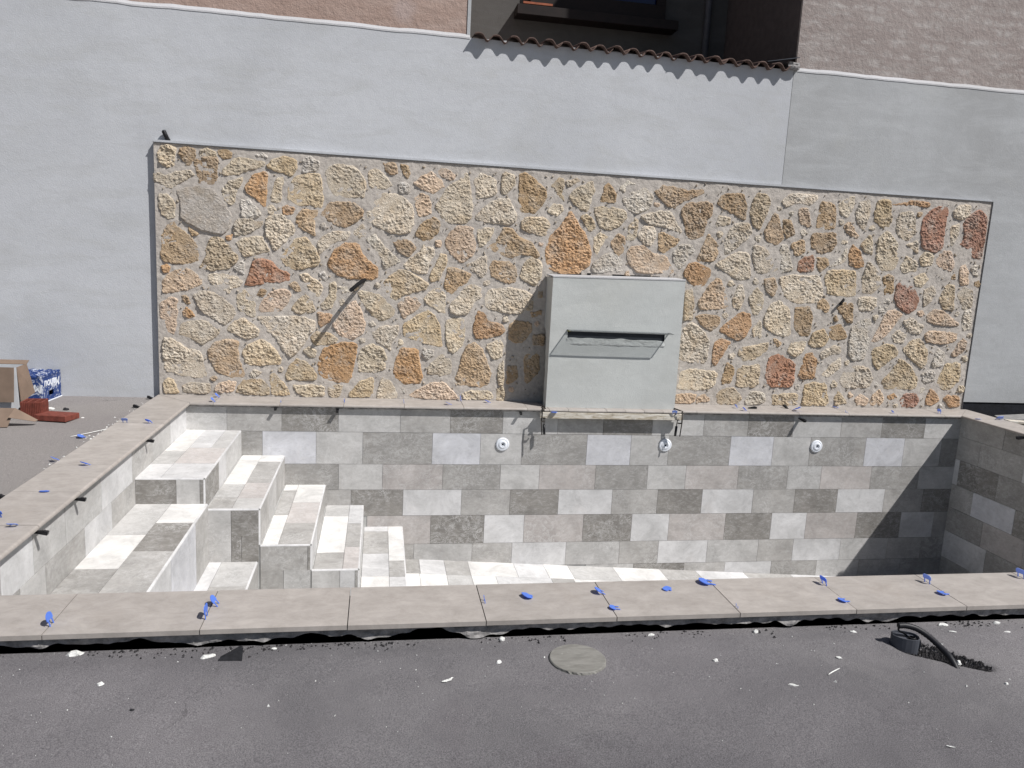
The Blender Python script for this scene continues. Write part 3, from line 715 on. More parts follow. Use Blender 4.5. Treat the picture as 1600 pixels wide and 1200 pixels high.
c 6195,1020 6255,1191 6383,1260 6533,1160 6583,842 6484,807 6316,854 6216,937
b 6572,1079 6572,1177 6770,1206 6835,1066 6818,824 6674,831 6591,927
b 6848,1243 6932,1307 7052,1203 7011,1105 6873,1148
b 7093,1183 7181,1265 7333,1249 7353,1011 7266,1008
c 7365,1303 7423,1338 7614,1335 7644,1221 7552,1149 7385,1153
w 7638,1273 7763,1352 7814,1281 7765,1156 7660,1127
c 8200,1434 8321,1510 8399,1443 8355,1298 8234,1223
t 8413,1333 8507,1539 8636,1522 8666,1185 8509,1214
k 8286,1128 8393,1233 8548,1205 8776,1046 8732,1011 8427,1022 8308,1063
c 8657,1389 8750,1530 8891,1467 8914,1260 8778,1209
w 8769,1091 8799,1234 8904,1251 8949,980 8821,951
c 6070,899 6120,1021 6199,1000 6210,786 6093,806
k 7592,794 7666,952 7756,1175 7899,1202 7993,1140 7903,1004 7802,867 7691,786
c 7978,1052 8083,1127 8306,1018 8271,912 8116,906
c 7864,889 7962,967 8083,896 8045,783 7907,791
b 7018,954 7185,1018 7308,860 7265,801 7076,795
t 6790,752 6846,905 6990,944 7082,820 7019,725 6872,697
w 7308,827 7326,958 7428,1069 7579,1097 7622,882 7596,727 7546,573 7405,559 7322,632
t 8027,714 8144,854 8267,869 8391,726 8403,567 8340,485 8185,583
t 7620,707 7793,791 7919,783 8022,674 7856,532 7744,439 7650,572
k 8299,902 8363,970 8765,961 8763,827 8568,787 8339,813
b 6344,816 6480,767 6446,685 6358,696
c 6533,638 6567,778 6789,796 6779,668 6666,573
t 5918,606 5955,694 6139,722 6311,767 6312,651 6138,523 5998,508
r 6292,449 6321,601 6454,637 6675,525 6684,352 6665,220 6365,213 6295,321
o 6708,365 6758,634 6876,661 6962,551 6943,325 6773,321
c 6957,660 7137,748 7241,739 7255,645 7103,617 6985,542
c 7005,397 7117,518 7255,626 7276,475 7138,353 7036,350
c 7249,328 7281,439 7461,532 7634,492 7715,361 7671,237 7311,218
t 7802,318 7936,477 8022,633 8196,527 8321,353 8291,229 7877,220
w 8451,553 8495,771 8641,703 8641,534 8487,494
w 8330,447 8513,501 8563,354 8380,300
t 8549,337 8660,590 8863,596 8901,367 8747,214 8614,246
k 8693,677 8820,899 8909,853 8901,731 8756,630
t 5942,198 5933,460 6242,510 6236,216
w 6062,67 6147,185 6320,165 6361,27 6095,-13
t 6404,143 6594,169 6765,151 6759,1 6421,-5
t 6792,32 6801,254 6913,301 7104,306 7179,5 6809,-1
t 7202,92 7266,218 7422,46 7241,7
k 7475,101 7575,180 7696,106 7654,14 7516,13
k 7681,52 7717,176 7816,241 7903,106 7849,17 7713,15
o 7907,149 8021,207 8080,111 7948,81
r 8081,88 8132,185 8315,201 8385,92 8318,7 8133,3
o 8428,115 8488,266 8610,194 8654,94 8525,27 8454,38
o 8682,124 8740,187 8922,179 8947,28 8797,12
t 5220,961 5217,1316 5319,1339 5352,1223 5355,966
k 5372,1156 5466,1352 5595,1491 5687,1399 5785,1153 5697,1101 5430,1090
c 5791,1189 5836,1399 5922,1423 5965,1238 5911,1112 5820,1128
b 5355,1017 5458,1062 5676,1049 5687,947 5589,831 5450,918
c 5200,728 5252,922 5349,964 5501,854 5584,741 5560,468 5375,482 5211,497
o 5655,857 5758,979 5914,1104 6042,1089 6079,951 6011,789 5909,746 5753,821
o 5615,573 5612,719 5692,794 5852,747 5768,598 5673,439 5624,490
c 5204,229 5240,387 5380,429 5723,399 5691,200 5508,157 5219,170
b 5753,311 5799,526 5932,444 5896,250 5762,236
k 5204,116 5380,142 5492,122 5458,3 5193,-2
k 5473,104 5588,141 5671,39 5459,1
t 5697,122 5786,218 5940,211 6064,88 5984,2 5744,-13
c 8982,272 8962,295 8901,319 8870,303 8867,228 8904,203 8958,212
c 7255,270 7230,316 7179,336 7132,265 7176,229 7231,230
c 8969,626 8921,690 8857,654 8871,613 8937,580
w 5170,669 5147,719 5074,704 5060,665 5102,614 5138,612
k 8277,1158 8245,1210 8163,1187 8171,1132 8229,1102
b 8981,1540 8953,1590 8919,1600 8878,1574 8869,1521 8922,1492 8965,1492
c 7165,1943 7136,2003 7056,1977 7059,1914 7112,1900
c 5915,581 5886,626 5817,600 5823,549 5887,529
w 8442,235 8416,271 8343,267 8355,187 8393,183
c 6096,1926 6071,1979 5994,1962 5991,1911 6045,1871
k 5178,1114 5144,1176 5105,1169 5085,1126 5105,1073 5160,1074
c 6118,1441 6093,1481 6037,1498 6017,1438 6051,1402 6081,1395
c 5623,1952 5597,1983 5528,1979 5532,1923 5583,1898
c 6629,2024 6613,2060 6551,2068 6529,2032 6555,1977 6603,1977
c 7488,2120 7459,2171 7399,2139 7391,2100 7464,2071
c 5804,1406 5789,1448 5724,1439 5716,1395 5749,1358 5792,1365
k 7482,136 7431,206 7388,177 7386,135 7435,103
w 6778,217 6740,270 6689,264 6698,198 6736,173
w 7800,280 7770,320 7747,321 7714,310 7713,259 7749,229 7792,248
c 7384,555 7346,579 7286,561 7285,510 7343,491
b 8631,1600 8609,1656 8583,1662 8538,1618 8552,1585 8581,1569 8634,1575
k 2474,1687 2455,1729 2408,1721 2391,1714 2392,1655 2424,1633 2465,1637
w 1286,1799 1248,1844 1190,1808 1204,1757 1260,1751
c 8090,40 8079,67 8021,67 8000,38 8024,-7 8070,-4
c 5781,1039 5756,1085 5702,1086 5681,1049 5706,1014 5749,999
w 6461,2237 6441,2267 6374,2252 6372,2208 6429,2190
c 7678,1100 7650,1137 7605,1122 7591,1105 7609,1049 7653,1048
k 4577,1453 4554,1506 4505,1494 4488,1451 4509,1428 4567,1423
w 8708,18 8673,78 8626,56 8629,14 8687,-17
c 2110,610 2072,659 2035,658 2018,616 2034,580 2083,583
w 1810,789 1784,832 1758,848 1709,808 1728,779 1745,763 1794,776
c 8969,924 8951,949 8914,958 8880,933 8880,887 8922,866 8944,879
c 1480,1025 1450,1068 1418,1053 1397,1018 1415,973 1452,968
b 7159,1048 7138,1102 7109,1110 7073,1079 7085,1039 7107,1014 7148,1018
c 1626,1189 1585,1228 1538,1214 1544,1151 1592,1142
c 1850,1204 1831,1243 1781,1252 1761,1206 1773,1182 1811,1167
c 3010,1283 3000,1326 2963,1335 2924,1316 2919,1264 2954,1253 2992,1258
w 2148,97 2116,129 2075,128 2071,76 2129,50
c 8763,1193 8755,1210 8707,1219 8675,1200 8676,1154 8711,1136 8748,1151
b 196,188 168,214 137,218 101,181 127,140 166,135
w 1701,633 1694,656 1633,653 1622,627 1633,591 1691,589
k 3583,867 3552,916 3500,889 3506,853 3550,821
w 3239,891 3208,944 3194,947 3151,907 3159,876 3191,862 3209,856
k 3568,1737 3558,1761 3513,1765 3493,1740 3508,1698 3543,1686
c 7089,2169 7062,2199 7009,2209 7004,2161 7018,2135 7073,2133
k 4854,2227 4833,2258 4790,2265 4768,2257 4762,2223 4795,2190 4839,2203
c 6299,2257 6276,2311 6227,2292 6226,2244 6264,2233
b 8069,2305 8070,2338 8028,2346 7989,2337 7992,2279 8025,2272 8053,2281
k 3339,132 3305,163 3273,167 3257,156 3249,118 3271,95 3314,93
c 858,286 826,336 792,313 781,261 836,249"""
SC = {'c': (204, 193, 176), 't': (195, 179, 154), 'o': (186, 154, 122), 'r': (170, 132, 113), 'b': (181, 160, 134), 'g': (184, 177, 168), 'w': (200, 194, 185), 'k': (202, 182, 162)}
def inpoly(P, x, z):
    r = False; j = len(P) - 1
    for i in range(len(P)):
        if (P[i][1] > z) != (P[j][1] > z) and x < (P[j][0] - P[i][0]) * (z - P[i][1]) / (P[j][1] - P[i][1]) + P[i][0]: r = not r
        j = i
    return r
def edist(P, x, z):
    m = 9.0
    for i in range(len(P)):
        ax, az = P[i - 1]; bx, bz = P[i]; dx = bx - ax; dz = bz - az; L = dx * dx + dz * dz + 1e-12
        t = max(0.0, min(1.0, ((x - ax) * dx + (z - az) * dz) / L)); ux = x - ax - t * dx; uz = z - az - t * dz
        d = ux * ux + uz * uz
        if d < m: m = d
    return math.sqrt(m)
def make_stone(cls, P, idx):
    P = [Vector(q) for q in P]; Q = []
    for i in range(len(P)):                     # soften the corners a little
        a, b = P[i], P[(i + 1) % len(P)]; Q += [a * 0.86 + b * 0.14, a * 0.14 + b * 0.86]
    R = []
    for i in range(len(Q)):
        a, b = Q[i], Q[(i + 1) % len(Q)]; n = max(1, int((b - a).length / 0.018))
        nrm = Vector((-(b - a).y, (b - a).x)).normalized() if (b - a).length > 1e-6 else Vector((0, 0))
        for k in range(n):
            p = a.lerp(b, k / n); R.append(p + nrm * (0.007 * noise.noise(Vector((p.x * 40, idx, p.y * 40))) + 0.010 * noise.noise(Vector((p.x * 17, idx, p.y * 17)))))
    cx = sum(p.x for p in R) / len(R); cz = sum(p.y for p in R) / len(R)
    xs = [p.x for p in R]; zs = [p.y for p in R]; S = 0.0105
    pts = list(R); z = min(zs); row = 0
    PP = [(p.x, p.y) for p in R]
    while z < max(zs):
        x = min(xs) + (S / 2 if row % 2 else 0)
        while x < max(xs):
            q = (x + random.uniform(-.3, .3) * S, z + random.uniform(-.3, .3) * S)
            if inpoly(PP, *q) and edist(PP, *q) > 0.007: pts.append(Vector(q))
            x += S
        z += S * 0.9; row += 1
    n = len(R)
    vv, ee, ff, _a, _b, _c = delaunay_2d_cdt(pts, [(i, (i + 1) % n) for i in range(n)], [], 1, 1e-6)
    smoothy = 0.35 if cls == 'g' else 1.0
    base = random.uniform(0.006, 0.015); tilt = (random.uniform(-.05, .05), random.uniform(-.05, .05)); amp = random.uniform(0.75, 1.25) * smoothy
    V = []
    for p in vv:
        d = edist(PP, p.x, p.y); k = min(1.0, d / 0.017); k = k * (2 - k)
        v = Vector((p.x * 11, idx * 3.7, p.y * 11))
        h = noise.noise(v) * 0.011 + noise.ridged_multi_fractal(v * 2.0, 1.0, 2.0, 3, 1.0, 2.0) * 0.0052 + noise.turbulence(Vector((v.x * 2.6 + v.z * 1.2, v.y, v.z * 4.2)), 3, True) * 0.0150 + noise.noise(v * 3.3) * 0.006 - 0.014
        hh = -0.008 + k * (0.008 + max(0.002, base + amp * h + tilt[0] * (p.x - cx) + tilt[1] * (p.y - cz)))
        V.append((p.x, PAN + 0.004 - hh, p.y))
    c = SC[cls]; f = random.uniform(1.00, 1.12); q = random.uniform(-4, 4)
    o = mobj('stone', V, [tuple(f_) for f_ in ff], M['stone'], panel, False, srgb(c[0] * f + q * .4, c[1] * f, c[2] * f - q, KV))
    me = o.data                                  # make the faces look outwards
    if sum(p.normal.y * p.area for p in me.polygons) > 0: me.flip_normals()
POLYS = []
for i, lnn in enumerate(STONES.strip().split('\n')):
    w = lnn.split(); POLYS.append([tuple(int(v) / 1000 for v in q.split(',')) for q in w[1:]]); make_stone(w[0], POLYS[-1], i)
# tiny chips pressed into the mortar between the stones
V = []; Fc = []; made = 0
BB = [(min(p[0] for p in P), max(p[0] for p in P), min(p[1] for p in P), max(p[1] for p in P)) for P in POLYS]
while made < 330:
    x = random.uniform(PX0 + .03, PX1 - .03); z = random.uniform(.03, PZ - .025)
    if 3.58 < x < 5.12 and z < 1.44: continue
    if any(b_[0] < x < b_[1] and b_[2] < z < b_[3] and (inpoly(P, x, z) or edist(P, x, z) < .008) for P, b_ in zip(POLYS, BB)): continue
    made += 1; b = len(V); n = random.randint(5, 7); r_ = random.uniform(.006, .021); e = random.uniform(.45, 1.0); w0 = random.uniform(0, 6.28)
    for k in range(n):
        w = 2 * math.pi * k / n; q = r_ * random.uniform(.75, 1.15); dx, dz_ = q * math.cos(w), q * e * math.sin(w)
        X, Z = x + dx * math.cos(w0) - dz_ * math.sin(w0), z + dx * math.sin(w0) + dz_ * math.cos(w0)
        V += [(X, PAN + .010, Z), (x + (X - x) * .62, PAN - random.uniform(.001, .009), z + (Z - z) * .62)]
    V.append((x, PAN - .010, z))
    for k in range(n):
        a, c = b + 2 * k, b + 2 * ((k + 1) % n); Fc += [(a, c, c + 1, a + 1), (a + 1, c + 1, b + 2 * n)]
o = mobj('stone_chips', V, Fc, M['stone'], panel, False, srgb(190, 180, 166, KV)); o['kind'] = 'stuff'
if sum(p.normal.y * p.area for p in o.data.polygons) > 0: o.data.flip_normals()

# ---------------------------------------------------------------- waterfall block standing on the back coping
wf = empty('waterfall_block', (4.35, 0.24, 0), 'grey rendered waterfall block with a long slot and clear lip above the pool', 'water feature')
BX0, BX1, BY, BZ = 3.622, 5.090, 0.082, 1.392
SZ0, SZ1 = 0.746, 0.842; SX0, SX1 = 3.815, 4.905
fv = []; ff = []
def fgrid(x0, x1, z0, z1, step=0.045):
    n = max(1, round((x1 - x0) / step)); m = max(1, round((z1 - z0) / step)); b = len(fv)
    for j in range(m + 1):
        for i in range(n + 1):
            x = x0 + (x1 - x0) * i / n; z = z0 + (z1 - z0) * j / m; e = min(i, n - i, j, m - j) == 0
            fv.append((x, BY + (0 if e else 0.003 * noise.noise(Vector((x * 3, 2, z * 3)))), z))
    for j in range(m):
        for i in range(n):
            a = b + j * (n + 1) + i; ff.append((a, a + 1, a + n + 2, a + n + 1))
def zt(x): return BZ + 0.030 * (x - BX0) / (BX1 - BX0)
fgrid(BX0, BX1, 0.0, SZ0 - 0.015); fgrid(BX0, BX1, SZ1, BZ)
fgrid(BX0, SX0, SZ0 - 0.015, SZ1); fgrid(SX1, BX1, SZ0 - 0.015, SZ1)
b = len(fv); fv += [(BX0, BY, BZ), (BX1, BY, BZ), (BX1, BY, zt(BX1)), (BX0, BY, BZ + 0.004)]; ff.append((b, b + 1, b + 2, b + 3))
mobj('front_panel', fv, ff, M['planter'], wf, True)
# left side with its broken, open back edge
side = [(BY, 0.0), (0.235, 0.0), (0.232, 0.10), (0.222, 0.16), (0.236, 0.22), (0.226, 0.30), (0.215, 0.36), (0.240, 0.42), (0.232, 0.52), (0.262, 0.58), (0.258, 0.70), (0.285, 0.76), (0.300, 0.80), (0.330, 0.83), (0.392, 0.835), (0.392, BZ), (BY, BZ)]
sidep = [(a + (0.001 if i in (0, 16) else 0), z) for i, (a, z) in enumerate(side)]
prism('side_panel', sidep, BX0 + 0.0006, BX0 + 0.045, M['planter'], wf, 'x')
box('side_panel', BX1 - 0.045, BX1 - 0.0006, BY + 0.001, PAN - 0.006, 0.0, BZ + 0.02, M['planter'], wf)
mobj('top_slab', [(BX0 - 0.003, BY - 0.004, BZ + 0.004), (BX1 + 0.002, BY - 0.004, zt(BX1)), (BX1 + 0.002, PAN - 0.01, zt(BX1) + 0.004), (BX0 - 0.003, PAN - 0.01, BZ + 0.01),
                  (BX0 - 0.003, BY - 0.003, BZ + 0.017), (BX1 + 0.002, BY - 0.003, zt(BX1) + 0.012), (BX1 + 0.002, PAN - 0.01, zt(BX1) + 0.022), (BX0 - 0.003, PAN - 0.01, BZ + 0.026)], BOXF, M['ledge'], wf)
# back of the hollow inside: bitumen coated membrane
box('slot', SX0 - 0.02, SX1 + 0.02, BY + 0.020, BY + 0.05, SZ0 - 0.04, SZ1 + 0.02, M['dark_slot'], wf)
ragged('slot_mortar', SX0 - 0.005, SX1 + 0.005, BY - 0.004, BY + 0.03, SZ0 - 0.05, SZ0 + 0.014, M['planter'], wf, 0.012, 0.006, 21, 0.0, 0.022)
box('slot_rim', SX0, SX1 + 0.05, BY - 0.006, BY + 0.018, SZ1 - 0.002, SZ1 + 0.004, M['pvc_grey'], wf)
lip = box('lip', SX0, SX1 + 0.045, BY - 0.137, BY + 0.016, SZ1 + 0.0045, SZ1 + 0.0105, M['acrylic'], wf)
for nm, a in (('lip_edge', (SX0 - 0.008, SX0 + 0.003, BY - 0.137, BY)), ('lip_edge', (SX1 + 0.041, SX1 + 0.052, BY - 0.137, BY)), ('lip_edge', (SX0 + 0.003, SX1 + 0.041, BY - 0.146, BY - 0.1375))):
    box(nm, *a, SZ1 + 0.004, SZ1 + 0.011, M['steel'], lip)
box('lip_bracket', SX0 - 0.006, SX0 + 0.032, BY - 0.02, BY - 0.001, SZ1 - 0.010, SZ1 + 0.0035, simple('yellow_green_tape', (0.16, 0.15, 0.03, 1), 0.7), wf)

# ---------------------------------------------------------------- swimming pool
pool = empty('swimming_pool', (W / 2, -D / 2, 0), 'empty tiled swimming pool with corner steps and beige coping', 'swimming pool')
SY = 0.045
def off(x, z):       # move a point measured on y=0 onto the wall face behind the overhang
    k = 1 + SY / 7.895; return 1.829 + (x - 1.829) * k, 1.611 + (z - 1.611) * k
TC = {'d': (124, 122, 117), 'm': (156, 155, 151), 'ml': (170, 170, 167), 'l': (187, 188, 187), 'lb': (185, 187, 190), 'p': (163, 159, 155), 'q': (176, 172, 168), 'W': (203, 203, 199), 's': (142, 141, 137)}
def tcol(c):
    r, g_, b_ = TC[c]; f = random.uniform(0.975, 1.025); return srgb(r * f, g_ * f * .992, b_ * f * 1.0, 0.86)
GAP = 0.0017; TH = 0.007
def tile(parent, axis, face, a0, a1, b0, b1, cls, sgn=1):
    """axis: normal axis; the tile's visible face lies at `face`, thickness goes along sgn."""
    a0 += GAP; a1 -= GAP; b0 += GAP; b1 -= GAP
    if a1 - a0 < 0.01 or b1 - b0 < 0.01: return
    jit = random.uniform(-0.0007, 0.0007)
    f0, f1 = sorted((face + jit, face + sgn * TH))
    if axis == 'y': v = (a0, a1, f0, f1, b0, b1)
    elif axis == 'x': v = (f0, f1, a0, a1, b0, b1)
    else: v = (a0, a1, b0, b1, f0, f1)
    bm = bmesh.new(); vs = [bm.verts.new(q) for q in boxv(*v)]
    for f in BOXF: bm.faces.new([vs[i] for i in f])
    return bobj('tile', bm, M['tile'], parent, color=tcol(cls))
def floor_z(x): return -1.690 - 0.061 * (max(x, 2.1) - 2.175)
grout = simple('pale_grout', (0.42, 0.42, 0.41, 1), 0.9)
bw = box('pool_wall', -0.25, W + 0.25, SY + 0.0068, 0.36, -2.7, -0.027, grout, pool)
seam = [-0.015, -0.281, -0.622, -0.900, -1.186, -1.506, -1.775, -2.12, -2.4]
rows = {
 0: ([-0.05, .35, .88, 1.44, 2.07, 2.59, 3.15, 3.75, 4.26, 4.82, 5.42, 5.95, 6.5, 7.1, 7.62, 8.18, 8.72], 'ml m d ml m d ml m d ml m d ml m d ml'),
 1: ([.48, .69, 1.22, 1.69, 2.41, 2.92, 3.37, 4.09, 4.59, 5.03, 5.76, 6.28, 6.74, 7.44, 7.94, 8.43, 8.72], 's lb ml s lb ml s lb ml s lb ml s lb ml s'),
 2: ([.86, 1.45, 1.9, 2.53, 3.15, 3.58, 4.21, 4.81, 5.26, 5.89, 6.5, 6.92, 7.56, 8.19, 8.72], 's ml p s ml p s ml p s ml p s ml'),
 3: ([1.06, 1.58, 2.12, 2.74, 3.27, 3.81, 4.42, 4.95, 5.48, 6.1, 6.62, 7.16, 7.77, 8.28, 8.72], 'm d l m d l m d l m d l m d'),
 4: ([1.75, 2.42, 3.0, 3.44, 4.11, 4.67, 5.11, 5.79, 6.36, 6.8, 7.45, 8.03, 8.47, 8.72], 'p d l p d l p d l p d l m'),
 5: ([1.62, 2.25, 2.88, 3.32, 3.93, 4.55, 5.01, 5.6, 6.23, 6.67, 7.28, 7.9, 8.35, 8.72], 'm ml m l ml m l ml m l ml m s'),
 6: ([2.1, 2.5, 3.05, 3.66, 4.17, 4.73, 5.34, 5.84, 6.42, 7.0, 7.55, 8.1, 8.72], 'm s l m ml d m l s ml m s'),
 7: ([4.5, 5.1, 5.7, 6.3, 6.9, 7.5, 8.1, 8.72], 'm l s m l d m')}
STEPZ = [(-0.1, 0.48, -0.287), (0.48, 0.905, -0.546), (0.905, 1.318, -0.858), (1.318, 1.712, -1.082), (1.712, 2.127, -1.322)]
def step_top(x0, x1):
    zs = [z for a, b_, z in STEPZ if x0 >= a - 0.03 and x1 <= b_ + 0.03]
    return zs[0] if zs else None
for k, (J, cl) in rows.items():
    for i, c in enumerate(cl.split()):
        x0, z0 = off(J[i], seam[k + 1]); x1, z1 = off(J[i + 1], seam[k])
        if k == 0: z1 = -0.016
        x0 = max(x0, -0.052); x1 = min(x1, W + SY + 0.005)
        if z1 < floor_z(x0): continue
        tile(bw, 'y', SY, x0, x1, z0, z1, c)
lw = box('pool_wall', -0.36, -SY - 0.0068, -D - 0.2, 0.25, -2.7, -0.027, grout, pool)
for J, cl, a, b_ in (([.05, -.55, -1.12, -1.68, -2.36, -2.99, -3.44, -3.82, -4.42], 'l ml m l ml ml l m', -0.016, -0.300), ([.05, -.5, -1.05, -1.62, -2.17, -2.69, -3.30, -3.62, -4.42], 'm ml s m l m ml s', -0.300, -0.62)):
    for i, c in enumerate(cl.split()): tile(lw, 'x', -SY, J[i + 1], J[i], b_, a, c, -1)
rw = box('pool_wall', W + SY + 0.0068, W + 0.36, -D - 0.2, 0.25, -2.7, -0.027, grout, pool)
rrows = [(-0.016, -0.255, [.05, -.613, -1.2, -1.75, -2.4, -3.0, -3.6, -4.4], 'm s ml m d l m'), (-0.255, -0.535, [.05, -.30, -.93, -1.5, -2.1, -2.7, -3.3, -4.4], 'm m l s ml m d'),
         (-0.535, -0.845, [.05, -.03, -.62, -1.2, -1.8, -2.4, -3.0, -4.4], 'l d s m l d m'), (-0.845, -1.132, [.05, -.303, -.915, -1.5, -2.1, -2.7, -4.4], 'm lb d m l s'),
         (-1.132, -1.43, [.05, -.512, -1.1, -1.7, -2.3, -4.4], 's p m d l'), (-1.43, -1.765, [.06, -.617, -1.2, -1.8, -2.4, -4.4], 'l s m l d'), (-1.765, -2.13, [.05, -.42, -1.0, -1.6, -4.4], 's m d l')]
for a, b_, J, cl in rrows:
    for i, c in enumerate(cl.split()): tile(rw, 'x', W + SY, J[i + 1], J[i], b_, a, c, 1)
fw_ = box('pool_wall', -0.25, W + 0.25, -D - 0.36, -D - SY, -2.7, -0.027, simple('front_pool_lining', srgb(168, 168, 163, 0.96), 0.6, bump=0.2), pool)
# floor, sloping down to the right
fl = mobj('floor', [(2.0, -D - .1, floor_z(2.0) - .008), (W + .1, -D - .1, floor_z(W + .1) - .008), (W + .1, .1, floor_z(W + .1) - .008), (2.0, .1, floor_z(2.0) - .008),
                    (0.4, -D - .1, floor_z(2.0) - .008), (0.4, .1, floor_z(2.0) - .008)], [(0, 1, 2, 3), (4, 0, 3, 5)], grout, pool)
def floor_tile(x0, x1, y0, y1, c):
    x0 += GAP; x1 -= GAP; y0 += GAP; y1 -= GAP
    mobj('tile', [(x0, y0, floor_z(x0) - TH), (x1, y0, floor_z(x1) - TH), (x1, y1, floor_z(x1) - TH), (x0, y1, floor_z(x0) - TH), (x0, y0, floor_z(x0)), (x1, y0, floor_z(x1)), (x1, y1, floor_z(x1)), (x0, y1, floor_z(x0))], BOXF, M['tile'], fl, color=tcol(c))
for y0, y1, J, cl in ((-.33, SY, [1.95, 2.31, 2.58, 2.84, 3.35, 3.69, 3.97, 4.5, 5.06, 5.5, 6.1, 6.7, 7.3, 7.9, W + .04], 's l m W l W ml W m l m l m l'),
                      (-.66, -.33, [1.95, 2.3, 2.58, 2.84, 3.1, 3.7, 3.95, 4.5, 4.95, 5.5, 6.1, 6.7, 7.3, 7.9, W + .04], 'W W ml W l m W ml W m l m l s'),
                      (-1.0, -.66, [1.95, 2.4, 3.0, 3.6, 4.1, 4.7, 5.3, 5.9, 6.5, 7.1, W + .04], 'm l W m l m W m l m'),
                      (-1.34, -1.0, [1.95, 2.6, 3.2, 3.7, 4.3, 4.9, 5.5, 6.1, 6.7, W + .04], 'l m W l m W m l m')):
    for i, c in enumerate(cl.split()): floor_tile(J[i], J[i + 1], y0, y1, c)
# corner steps
SYF = -1.62; NR = 0.013
def nose(parent, p0, p1, o1, o2):
    """rounded membrane edge running p0->p1 between outward directions o1 (up) and o2 (out)."""
    p0 = Vector(p0); p1 = Vector(p1); o1 = Vector(o1); o2 = Vector(o2); n = 6; V = []; Fc = []
    d = (p1 - p0).normalized(); L = (p1 - p0).length; m = max(2, int(L / 0.10))
    for q in range(m + 1):
        c = p0 + d * (L * q / m) - (o1 + o2) * NR; rr = NR * (1 + 0.10 * noise.noise((p0 + d * (L * q / m)) * 9))
        for k in range(n + 1):
            w = math.pi / 2 * k / n; V.append(c + (o1 * math.cos(w) + o2 * math.sin(w)) * rr)
    for q in range(m):
        for k in range(n): a = q * (n + 1) + k; Fc.append((a, a + 1, a + n + 2, a + n + 1))
    return mobj('nosing', V, Fc, M['tile'], parent, True, color=tcol('l'))
treads = [
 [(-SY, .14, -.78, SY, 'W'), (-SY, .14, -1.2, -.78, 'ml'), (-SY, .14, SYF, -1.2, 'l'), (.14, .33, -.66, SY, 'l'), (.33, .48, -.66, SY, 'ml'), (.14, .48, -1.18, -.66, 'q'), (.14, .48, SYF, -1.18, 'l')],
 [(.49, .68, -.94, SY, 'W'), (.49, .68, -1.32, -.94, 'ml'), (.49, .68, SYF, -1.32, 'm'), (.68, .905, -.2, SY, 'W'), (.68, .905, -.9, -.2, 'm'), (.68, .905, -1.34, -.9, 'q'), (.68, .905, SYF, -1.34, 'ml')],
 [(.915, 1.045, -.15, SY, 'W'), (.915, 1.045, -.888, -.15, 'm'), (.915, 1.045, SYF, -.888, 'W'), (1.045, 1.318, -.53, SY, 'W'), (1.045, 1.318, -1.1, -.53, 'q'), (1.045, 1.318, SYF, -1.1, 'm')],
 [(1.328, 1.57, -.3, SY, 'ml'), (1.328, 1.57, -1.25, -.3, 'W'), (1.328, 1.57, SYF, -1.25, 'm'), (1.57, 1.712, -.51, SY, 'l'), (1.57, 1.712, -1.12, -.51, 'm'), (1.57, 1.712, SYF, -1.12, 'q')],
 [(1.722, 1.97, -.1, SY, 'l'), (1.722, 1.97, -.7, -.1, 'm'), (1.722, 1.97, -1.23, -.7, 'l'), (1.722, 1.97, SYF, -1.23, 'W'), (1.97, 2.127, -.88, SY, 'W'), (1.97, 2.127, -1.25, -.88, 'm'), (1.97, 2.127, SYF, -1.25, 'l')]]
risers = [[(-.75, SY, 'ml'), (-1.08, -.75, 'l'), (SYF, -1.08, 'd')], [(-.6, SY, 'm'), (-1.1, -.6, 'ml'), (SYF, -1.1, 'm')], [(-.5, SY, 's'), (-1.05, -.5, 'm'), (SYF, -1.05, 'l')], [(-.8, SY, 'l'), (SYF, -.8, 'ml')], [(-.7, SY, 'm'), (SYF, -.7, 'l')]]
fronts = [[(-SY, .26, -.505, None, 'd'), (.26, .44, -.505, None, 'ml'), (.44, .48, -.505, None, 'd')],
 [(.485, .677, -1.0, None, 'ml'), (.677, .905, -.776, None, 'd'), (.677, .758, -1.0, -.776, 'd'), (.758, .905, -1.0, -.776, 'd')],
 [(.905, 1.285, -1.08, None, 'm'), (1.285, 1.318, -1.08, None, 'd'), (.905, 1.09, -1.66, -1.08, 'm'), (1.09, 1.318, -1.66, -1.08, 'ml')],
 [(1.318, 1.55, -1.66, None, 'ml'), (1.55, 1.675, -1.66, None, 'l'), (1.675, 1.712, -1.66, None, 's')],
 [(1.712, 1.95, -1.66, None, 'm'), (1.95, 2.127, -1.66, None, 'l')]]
for k, (a, b_, z) in enumerate(STEPZ):
    a = max(a, -SY); nz_ = STEPZ[k + 1][2] if k < 4 else floor_z(2.13)
    s = box('step', a - (0.006 if k else 0.05), b_ - TH - .0005, SYF + TH + .0005, SY + 0.003, -1.8, z - TH - .0005, grout, pool)
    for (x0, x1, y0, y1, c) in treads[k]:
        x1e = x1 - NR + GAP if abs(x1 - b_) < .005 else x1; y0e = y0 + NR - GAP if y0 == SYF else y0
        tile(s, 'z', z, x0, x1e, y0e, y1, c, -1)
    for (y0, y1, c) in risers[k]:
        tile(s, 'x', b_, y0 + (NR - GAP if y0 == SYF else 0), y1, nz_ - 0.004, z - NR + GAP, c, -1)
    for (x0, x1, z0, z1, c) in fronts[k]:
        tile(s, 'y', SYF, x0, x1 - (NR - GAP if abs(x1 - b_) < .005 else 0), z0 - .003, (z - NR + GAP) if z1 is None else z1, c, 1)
    nose(s, (b_, SYF + NR, z), (b_, SY, z), (0, 0, 1), (1, 0, 0))
    nose(s, (a, SYF, z), (b_ - NR, SYF, z), (0, 0, 1), (0, -1, 0))
    nose(s, (b_, SYF, z - NR), (b_, SYF, nz_ if k != 0 else nz_), (1, 0, 0), (0, -1, 0))
